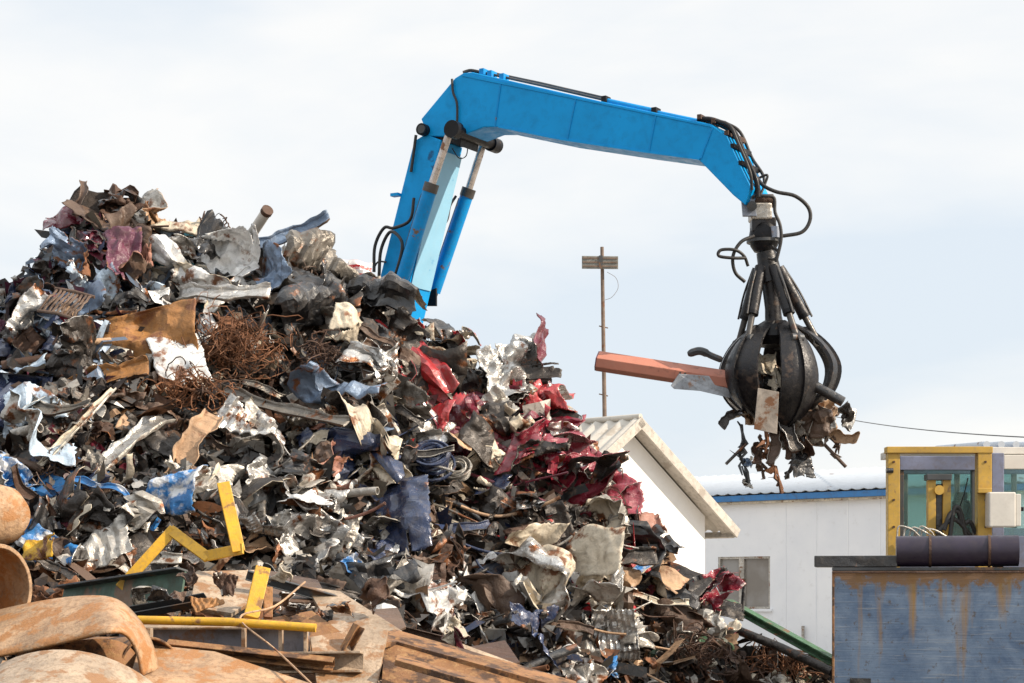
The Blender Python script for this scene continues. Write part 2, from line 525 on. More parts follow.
# ------------------------------------------------------------------ scrap generators
def crumple_sheet(w, h, seed, rough=1.0, folds=3, res=None, ragged=0.15, tears=1, curl=0.0, ribs=0, hole=False):
    r = np.random.default_rng(seed)
    m = max(w, h)
    step = m / (res or 26)
    nx, ny = max(6, int(w / step)), max(6, int(h / step))
    gx, gy = np.meshgrid(np.linspace(-1, 1, nx + 1), np.linspace(-1, 1, ny + 1))
    x, y = gx.ravel(), gy.ravel()
    th = np.arctan2(y, x)
    kn = int(r.integers(6, 12))
    ka = np.sort(r.uniform(-math.pi, math.pi, kn))
    kv = r.uniform(-1.0, .55, kn)
    f = 1 + ragged * np.interp(th, np.concatenate([[ka[-1] - 2 * math.pi], ka, [ka[0] + 2 * math.pi]]), np.concatenate([[kv[-1]], kv, [kv[0]]]))
    f += .022 * min(1, ragged * 5) * r.normal(size=f.shape)
    rad = np.maximum(abs(x), abs(y))
    f = 1 + (f - 1) * rad ** 2
    px, py = x * f * w / 2, y * f * h / 2
    pz = np.zeros_like(px)
    for k in range(9):
        a = r.uniform(0, math.pi)
        d = px * math.cos(a) + py * math.sin(a) - r.uniform(-.45, .45) * m
        pz += r.choice((-1, 1)) * r.uniform(.06, .30) * rough * abs(d)
    for k in range(34):
        a = r.uniform(0, math.pi)
        cx, cy = r.uniform(-.5, .5) * w, r.uniform(-.5, .5) * h
        d = (px - cx) * math.cos(a) + (py - cy) * math.sin(a)
        sg = 0.30 if k < 14 else 0.14
        g = np.exp(-((px - cx) ** 2 + (py - cy) ** 2) / (sg * m) ** 2)
        pz += r.choice((-1, 1)) * r.uniform(.3, .85) * rough * abs(d) * g
    for k in range(2):
        a = r.uniform(0, math.pi)
        d = px * math.cos(a) + py * math.sin(a)
        e = -px * math.sin(a) + py * math.cos(a)
        fr = r.uniform(2.5, 6.5) / m
        ph = d * fr + .35 * np.sin(e * 5 / m + r.uniform(0, 6)) + .12 * np.sin(e * 14 / m)
        g = np.exp(-((d - r.uniform(-.4, .4) * w) / (.35 * m)) ** 2)
        pz += r.uniform(.05, .12) * m * rough * g * (np.abs((ph % 1.0) - .5) * 2 - .5)
    if ribs:
        pz += 0.035 * m * np.abs(((x * ribs + 0.25 * np.sin(3 * y)) % 1.0) - 0.5) * 2
    pz -= pz.mean()
    lim = 0.28 * m
    pz = np.clip(pz, -lim * 1.6, lim * 1.6)
    Q = np.stack([px, py, pz], 1)
    if curl:
        R = m / curl
        a = Q[:, 1] / R
        Q = np.stack([Q[:, 0], (R - Q[:, 2]) * np.sin(a), Q[:, 2] * np.cos(a) + R * (1 - np.cos(a)) * -1], 1)
    for k in range(folds):
        a = r.uniform(0, 2 * math.pi)
        n = np.array((math.cos(a), math.sin(a), r.normal() * .25)); n /= np.linalg.norm(n)
        c = np.array((r.uniform(-.22, .22) * w, r.uniform(-.22, .22) * h, 0))
        ax = np.cross(n, (0, 0, 1)); ax /= np.linalg.norm(ax)
        s = (Q - c) @ n
        ang = r.choice((-1, 1)) * r.uniform(.5, 2.0) * min(1.0, rough + .2)
        t = np.clip(s / (0.10 * m), 0, 1)
        al = ang * t
        p = Q - c
        par = np.outer(p @ ax, ax)
        per = p - par
        cr = np.cross(ax, per)
        q = c + par + per * np.cos(al)[:, None] + cr * np.sin(al)[:, None]
        Q = np.where((s > 0)[:, None], q, Q)
    Q -= Q.mean(0)
    Q += r.normal(size=Q.shape) * 0.004 * m * rough
    keep = np.ones((ny, nx), bool)
    cxm = (gx[:-1, :-1] + gx[1:, 1:]) / 2
    cym = (gy[:-1, :-1] + gy[1:, 1:]) / 2
    for k in range(tears):
        a = r.uniform(0, 6.28)
        e = np.array((math.cos(a), math.sin(a))) * 1.15
        d = np.array((-math.cos(a + r.normal() * .4), -math.sin(a + r.normal() * .4)))
        al = (cxm - e[0]) * d[0] + (cym - e[1]) * d[1]
        pe = abs((cxm - e[0]) * -d[1] + (cym - e[1]) * d[0])
        L = r.uniform(.4, .95)
        keep &= ~((al < L) & (pe < 0.11 * (1 - al / L) + .015))
    if hole:
        keep &= ~((abs(cxm) < .62) & (cym > -.05) & (cym < .72))
    idx = np.arange((nx + 1) * (ny + 1)).reshape(ny + 1, nx + 1)
    q4 = np.stack([idx[:-1, :-1], idx[:-1, 1:], idx[1:, 1:], idx[1:, :-1]], -1)[keep]
    used = np.unique(q4)
    remap = -np.ones(idx.size, int); remap[used] = np.arange(len(used))
    return Q[used], remap[q4]


def lump_mesh(w, h, dpt, seed, rough=1.0, n=14):
    """a crushed bale: a box pressed out of shape by many creases"""
    r = np.random.default_rng(seed)
    vs, fs = [], []
    key = {}

    def vid(p):
        k = tuple(np.round(p, 5))
        if k not in key:
            key[k] = len(vs); vs.append(np.array(p, float))
        return key[k]
    lin = np.linspace(-1, 1, n + 1)
    for ax in range(3):
        for sg in (-1, 1):
            for i in range(n):
                for j in range(n):
                    q = []
                    for (a, b) in ((i, j), (i + 1, j), (i + 1, j + 1), (i, j + 1)):
                        p = np.zeros(3)
                        p[ax] = sg; p[(ax + 1) % 3] = lin[a]; p[(ax + 2) % 3] = lin[b]
                        q.append(vid(p))
                    fs.append(q if sg > 0 else q[::-1])
    Q = np.array(vs)
    Q /= (np.sum(np.abs(Q) ** 5, 1) ** .2)[:, None]
    nrm = Q / np.linalg.norm(Q, axis=1)[:, None]
    for k in range(26):
        d = r.normal(size=3); d /= np.linalg.norm(d)
        c = nrm[r.integers(len(nrm))]
        g = np.exp(-np.sum((nrm - c) ** 2, 1) / .22)
        Q += (nrm * (r.choice((-1, 1)) * r.uniform(.4, 1.1) * rough * abs((nrm - c) @ d) * g)[:, None])
    for k in range(10):
        d = r.normal(size=3); d /= np.linalg.norm(d)
        Q += nrm * (0.07 * rough * np.abs(((Q @ d) * r.uniform(1.2, 3.5)) % 1 - .5))[:, None]
    Q *= np.array((w, h, dpt)) / 2 * .95
    return Q, np.array(fs)


def wad_mesh(w, h, seed, n=6, res=18, rough=1.0):
    """a chunk pressed together out of several crumpled sheets"""
    r = np.random.default_rng(seed)
    V, Fs, off = [], [], 0
    for k in range(n):
        q, f = crumple_sheet(w * r.uniform(.6, 1.0), h * r.uniform(.6, 1.0), seed * 13 + k, rough=rough * r.uniform(.7, 1.1), folds=3, res=res, tears=1)
        a = r.uniform(-.5, .5)
        c, s_ = math.cos(a), math.sin(a)
        q = q @ np.array(((c, s_, 0), (-s_, c, 0), (0, 0, 1)))
        tl = r.normal(size=2) * .35
        q[:, 2] = q[:, 2] * .7 + q[:, 0] * tl[0] + q[:, 1] * tl[1] + (k / n - .5) * min(w, h) * .6
        q[:, :2] += r.normal(size=2) * np.array((w, h)) * .10
        V.append(q); Fs.append(f + off); off += len(q)
    return np.concatenate(V), np.concatenate(Fs)


def strip_mesh(L, w, seed, bend=0.5, channel=0.25):
    """a long bent strip with turned-up edges"""
    r = np.random.default_rng(seed)
    n = 22
    t = np.linspace(-.5, .5, n + 1)
    yb = bend * L * (r.uniform(-.5, .5) * t ** 2 * 2 + .08 * np.sin(9 * t + r.uniform(0, 6)))
    zb = bend * L * (r.uniform(-.6, .6) * t ** 2 * 2 + .07 * np.sin(7 * t + r.uniform(0, 6)))
    k = r.uniform(-.3, .3)
    zb += bend * r.normal() * .5 * np.abs(t - k) * L * .6
    tw = r.uniform(-1, 1) * t * 1.6 * bend
    prof = np.array(((-.5, channel), (-.42, 0), (-.15, -.03), (.15, -.03), (.42, 0), (.5, channel))) * w
    wv = 1 + .18 * np.sin(t * 14 + r.uniform(0, 6)) + .10 * np.sin(t * 31)
    vs = []
    for i in range(n + 1):
        for a, b in prof:
            a2, b2 = a * wv[i] + r.normal() * .01 * w, b * wv[i] + r.normal() * .02 * w
            vs.append((t[i] * L, yb[i] + a2 * math.cos(tw[i]) - b2 * math.sin(tw[i]), zb[i] + a2 * math.sin(tw[i]) + b2 * math.cos(tw[i])))
    m = len(prof)
    fs = [(i * m + j, (i + 1) * m + j, (i + 1) * m + j + 1, i * m + j + 1) for i in range(n) for j in range(m - 1)]
    return np.array(vs), np.array(fs)


def tube_mesh(L, rad, seed, bend=0.2, hollow=True):
    r = np.random.default_rng(seed)
    t = np.linspace(-.5, .5, 12)
    b1, b2 = r.uniform(-1, 1, 2) * bend
    pts = [(a * L, b1 * L * (a * a * 2 + .1 * math.sin(8 * a)), b2 * L * (a ** 2) * 2) for a in t]
    mb = MB()
    mb.tube(pts, rad, 10, cap=not hollow)
    if hollow:
        mb.tube(pts[::-1], rad * .82, 10, cap=False)
        k = len(pts) * 10
        for base, oth in ((0, 2 * k - 10), (k - 10, k)):
            fs = []
            p0 = np.array(mb.v[base:base + 10]); p1 = np.array(mb.v[oth:oth + 10])
            m = [int(np.argmin(np.linalg.norm(p1 - q, axis=1))) for q in p0]
            for j in range(10):
                fs.append((base + j, base + (j + 1) % 10, oth + m[(j + 1) % 10], oth + m[j]))
            mb.f.extend(fs)
    return np.array(mb.v), mb.f


def tangle_mesh(w, h, seed, n=70, rad=.006):
    r = np.random.default_rng(seed)
    mb = MB()
    for k in range(n):
        c = r.normal(size=3) * np.array((w, h, min(w, h) * .55)) * .22
        a, b = r.normal(size=3), r.normal(size=3)
        a /= np.linalg.norm(a); b /= np.linalg.norm(b)
        s = r.uniform(.10, .32) * (w + h) / 2
        ph, tot = r.uniform(0, 6), r.uniform(1.5, 5.5)
        pts = []
        for i in range(11):
            g = ph + tot * i / 10
            pts.append(c + s * (math.cos(g) * a * .9 + math.sin(g) * b) * (1 + .12 * math.sin(3 * g)) + r.normal(size=3) * .012 * s * 3)
        mb.tube(pts, rad * r.uniform(.7, 1.4), 4, cap=False)
    return np.array(mb.v), mb.f


def coil_mesh(rad, wid, seed):
    r = np.random.default_rng(seed)
    mb = MB()
    for k in range(13):
        rr = rad * r.uniform(.35, 1.0)
        tl = r.normal(size=2) * .18
        off = r.uniform(-.5, .5) * wid
        pts = []
        for i in range(25):
            g = 2 * math.pi * i / 24
            pts.append((rr * math.cos(g), rr * math.sin(g), off + rr * (tl[0] * math.cos(g) + tl[1] * math.sin(g))))
        mb.tube(pts, rad * .07, 5, cap=False)
    return np.array(mb.v), mb.f


def slat_mesh(w, h, seed, n=7):
    """a grille of parallel bent slats held by two rails"""
    r = np.random.default_rng(seed)
    mb = MB()
    for k in range(n):
        x = (-.5 + (k + .5) / n) * w
        pts = [(x + .04 * w * math.sin(2.5 * t + 1), t * h / 2, .10 * h * (1 - t * t) + r.normal() * .006) for t in np.linspace(-1, 1, 7)]
        mb.tube(pts, w / n * .30, 6)
    for sgn in (-1, 1):
        mb.tube([(-.52 * w, sgn * h / 2, 0), (0, sgn * h / 2 * .98, .02), (.52 * w, sgn * h / 2, 0)], h * .05, 6)
    return np.array(mb.v), mb.f


def frame_at(ang, tilt, seed, camface=0.8):
    """axes of a piece lying on the heap's front: x to the right turned by ang, normal out of the slope"""
    r = np.random.default_rng(seed + 999)
    n = np.array((0, -camface, .62)) + r.normal(size=3) * tilt
    n /= np.linalg.norm(n)
    t = np.array((1.0, 0, 0)); t -= n * (t @ n); t /= np.linalg.norm(t)
    b = np.cross(n, t)
    c, s = math.cos(math.radians(ang)), math.sin(math.radians(ang))
    return np.stack([c * t + s * b, -s * t + c * b, n], 0)


INNER = {"cream": "light grey", "ochre": "dark rusty", "yellow": "ochre", "silver": "light grey"}


def add_piece(kind, u, v, w, h, ang, col, seed, lift=0.1, tilt=0.25, pos=None, name=None, **kw):
    """one separate piece of scrap lying on the heap where the sight line through (u, v) meets it; sizes in pixels"""
    p = pos if pos is not None else cast(u, v)
    if p is None:
        p = P(u, v, RD)
    sc = p[1] / F
    w, h = w * sc, h * sc * 1.12
    smooth, solid = 22, 0.006
    if kind == "panel":
        vs, fs = crumple_sheet(w, h, seed, **kw)
    elif kind == "door":
        vs, fs = crumple_sheet(w, h, seed, hole=True, rough=.45, folds=1, ragged=.1, tears=0, **kw)
        solid = .03
    elif kind == "bale":
        vs, fs = wad_mesh(w, h, seed, **kw)
    elif kind == "strip":
        vs, fs = strip_mesh(w, h, seed, **kw); solid = .008
    elif kind == "tube":
        vs, fs = tube_mesh(w, h / 2, seed, **kw); smooth = 40; solid = 0
    elif kind == "tangle":
        vs, fs = tangle_mesh(w, h, seed, **kw); smooth = 60; solid = 0
    elif kind == "coil":
        vs, fs = coil_mesh(w / 2, w * .35, seed); smooth = 60; solid = 0
    elif kind == "slats":
        vs, fs = slat_mesh(w, h, seed, **kw); smooth = 60; solid = 0
    A = frame_at(ang, tilt, seed)
    wv = vs @ A + p + A[2] * lift
    nm = name or {"panel": "crumpled_panel", "door": "car_door", "bale": "crushed_bale", "strip": "bent_strip", "tube": "steel_pipe",
                  "tangle": "wire_tangle", "coil": "wire_coil", "slats": "slatted_grille"}[kind]
    o = link_mesh(nm, wv, fs, col, p + A[2] * lift, None, smooth, 0, solid)
    if solid and kind in ("panel", "bale", "door", "strip"):     # sheet metal has another coat on its inside
        rr = np.random.default_rng(seed + 5)
        inner = INNER.get(col) or str(rr.choice(("grey", "dark grey", "black", "rusty", "light grey", "light grey", "silver", "cream", "brown")))
        o.data.materials.append(MATS[inner])
        o.modifiers["thickness"].material_offset = 1
        o.modifiers["thickness"].offset = -1
        if rr.random() < .35:
            o.modifiers["thickness"].material_offset_rim = 1
    return o


# ------------------------------------------------------------------ ground and heap core
mb = MB(); S = 3000.0
mb.add([(-S, -200, 0), (S, -200, 0), (S, S, 0), (-S, S, 0)], [(0, 1, 2, 3)])
tag(build(mb, "ground", "yard_dirt"), None, None, kind="structure")

ZONES = [  # pixel centre, radius, colours found there
    (70, 250, 60, "maroon brown plum slate_blue dark_grey grey navy"),
    (130, 215, 55, "brown rusty tan dark_rusty brown cream"),
    (190, 235, 50, "brown dark_rusty cream black tan"),
    (60, 300, 65, "slate_blue pale_blue navy dark_grey slate_blue plum"),
    (30, 340, 60, "navy dark_grey slate_blue plum grey brown"),
    (190, 290, 65, "white silver pale_blue slate_blue black white teal"),
    (260, 280, 60, "white silver dark_grey slate_blue black grey"),
    (340, 300, 70, "black dark_grey grey brown black light_grey"),
    (60, 390, 70, "white pale_blue pale_blue slate_blue light_grey dark_rusty brown tan dark_grey"),
    (160, 380, 60, "brown ochre rusty white dark_rusty tan"),
    (240, 380, 70, "rusty dark_rusty brown rusty cream"),
    (60, 440, 80, "black dark_grey dark_rusty grey maroon brown"),
    (60, 500, 90, "dark_grey grey blue light_grey black brown navy"),
    (160, 470, 80, "dark_grey grey silver black brown light_grey"),
    (260, 460, 80, "light_grey silver cream brown grey black white"),
    (330, 470, 70, "cream salmon light_grey tan brown dark_grey"),
    (350, 400, 60, "slate_blue dark_grey brown grey light_grey black"),
    (420, 350, 60, "dark_grey black grey cream red brown light_grey"),
    (440, 420, 60, "maroon red dark_grey cream light_grey brown"),
    (400, 480, 70, "dark_grey slate_blue brown cream black navy"),
    (450, 500, 60, "cream dark_grey tan navy grey brown"),
    (520, 370, 60, "maroon crimson black dark_grey red light_grey"),
    (530, 420, 50, "silver light_grey dark_grey maroon red cream"),
    (575, 480, 85, "crimson maroon crimson dark_grey crimson red"),
    (560, 430, 45, "crimson maroon red silver"),
    (440, 400, 45, "maroon red maroon dark_grey"),
    (500, 450, 55, "dark_grey light_grey maroon cream brown"),
    (620, 530, 60, "cream salmon tan brown light_grey dark_rusty"),
    (540, 550, 70, "dark_grey brown black cream light_grey dark_rusty"),
    (600, 590, 60, "silver cream tan dark_grey blue red"),
    (680, 590, 60, "dark_grey maroon crimson tan brown black"),
    (530, 620, 70, "silver white navy dark_grey light_grey brown"),
    (640, 650, 80, "dark_rusty brown cream tan light_grey black rusty"),
    (740, 655, 80, "brown dark_rusty tan rusty cream brown green"),
    (420, 590, 70, "white silver dark_grey black brown light_grey"),
    (300, 540, 80, "white silver light_grey dark_grey grey black"),
    (230, 600, 100, "tan brown dark_grey rusty light_grey"),
    (60, 640, 120, "brown rusty dark_rusty tan"),
    (430, 660, 90, "brown rusty dark_rusty tan white"),
]
ZC = [(z[0], z[1], z[2], [c.replace("_", " ") for c in z[3].split()]) for z in ZONES]
ZC = [(a, b, c, l + ["dark grey"]) for a, b, c, l in ZC]


def zone_colour(u, v, r):
    wt = np.array([math.exp(-((u - a) ** 2 + (v - b) ** 2) / (c * .75) ** 2) + 1e-9 for a, b, c, _ in ZC])
    z = ZC[int(r.choice(len(ZC), p=wt / wt.sum()))]
    return z[3][int(r.integers(len(z[3])))]


def build_heap():
    xs = np.arange(-13, 6.01, 0.085)
    ys = np.concatenate([np.arange(5.2, 13, .16), np.arange(13, 24, .085), np.arange(24, 31, .2)])
    X, Y = np.meshgrid(xs, ys)
    Z = heap_z(X, Y)
    Z += rng.normal(size=Z.shape) * .025 * (Z > .1)
    V = [np.stack([X.ravel(), Y.ravel(), Z.ravel()], 1)]
    nx, ny = len(xs), len(ys)
    idx = np.arange(nx * ny).reshape(ny, nx)
    Fq = [np.stack([idx[:-1, :-1], idx[:-1, 1:], idx[1:, 1:], idx[1:, :-1]], -1).reshape(-1, 4)]
    ncore = len(Fq[0])
    cols, off = [], nx * ny
    r = np.random.default_rng(5)
    pts = []
    while len(pts) < 6200:                      # the shreds that can be seen
        u, v = r.uniform(-60, 850), r.uniform(195, 690)
        if v < sil_v(u) - 2:
            continue
        p = cast(u, v)
        if p is not None and p[2] > .2:
            pts.append((p, u, v))
    while len(pts) < 8200:                      # and the rest of the slopes
        x, y = r.uniform(-11, 4), r.uniform(14, 29)
        z = float(heap_z(x, y))
        if z > .25:
            pts.append((np.array((x, y, z)), 512 + x / y * F, HV - (z - CAMZ) / y * F))
    for i, (p, u, v) in enumerate(pts):
        base = PAL[zone_colour(u, v, r)][0]
        s = r.choice((.05, .08, .11, .16), p=(.5, .38, .10, .02))
        k = r.integers(4)
        if k == 3:
            w, h, a, b = s * 2.6, s * .35, 5, 1
        elif k == 2:
            w, h, a, b = s * 1.7, s * .7, 4, 3
        else:
            w, h, a, b = s, s, 4, 4
        gx, gy = np.meshgrid(np.linspace(-1, 1, a + 1), np.linspace(-1, 1, b + 1))
        q = np.stack([gx.ravel() * w, gy.ravel() * h, np.zeros(gx.size)], 1)
        q[:, :2] *= 1 + r.normal(size=(len(q), 2)) * .16
        for _ in range(4):
            g = r.uniform(0, math.pi)
            q[:, 2] += r.choice((-1, 1)) * r.uniform(.2, .8) * abs(q[:, 0] * math.cos(g) + q[:, 1] * math.sin(g) - r.uniform(-.5, .5) * s)
        q[:, 2] -= q[:, 2].mean()
        A = frame_at(r.uniform(0, 360), .7, int(r.integers(1 << 30)))
        V.append(q @ A + p + A[2] * r.uniform(-.01, .07))
        ix = np.arange(len(q)).reshape(b + 1, a + 1) + off
        fq = np.stack([ix[:-1, :-1], ix[:-1, 1:], ix[1:, 1:], ix[1:, :-1]], -1).reshape(-1, 4)
        Fq.append(fq)
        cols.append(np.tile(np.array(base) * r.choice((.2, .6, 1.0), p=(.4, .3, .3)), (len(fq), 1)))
        off += len(q)
    V, Fa = np.concatenate(V), np.concatenate(Fq)
    me = bpy.data.meshes.new("scrap_heap")
    me.from_pydata(V.tolist(), [], Fa.tolist())
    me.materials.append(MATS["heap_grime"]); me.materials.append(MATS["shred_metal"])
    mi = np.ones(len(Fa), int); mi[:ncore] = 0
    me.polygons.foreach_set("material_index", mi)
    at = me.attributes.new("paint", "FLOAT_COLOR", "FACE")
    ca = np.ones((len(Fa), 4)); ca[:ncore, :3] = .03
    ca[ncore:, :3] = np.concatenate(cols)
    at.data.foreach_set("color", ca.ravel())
    o = bpy.data.objects.new("scrap_heap", me)
    C.objects.link(o)
    tag(o, "huge heap of small shredded metal bits under the larger scrap pieces", "scrap heap", kind="stuff")


build_heap()

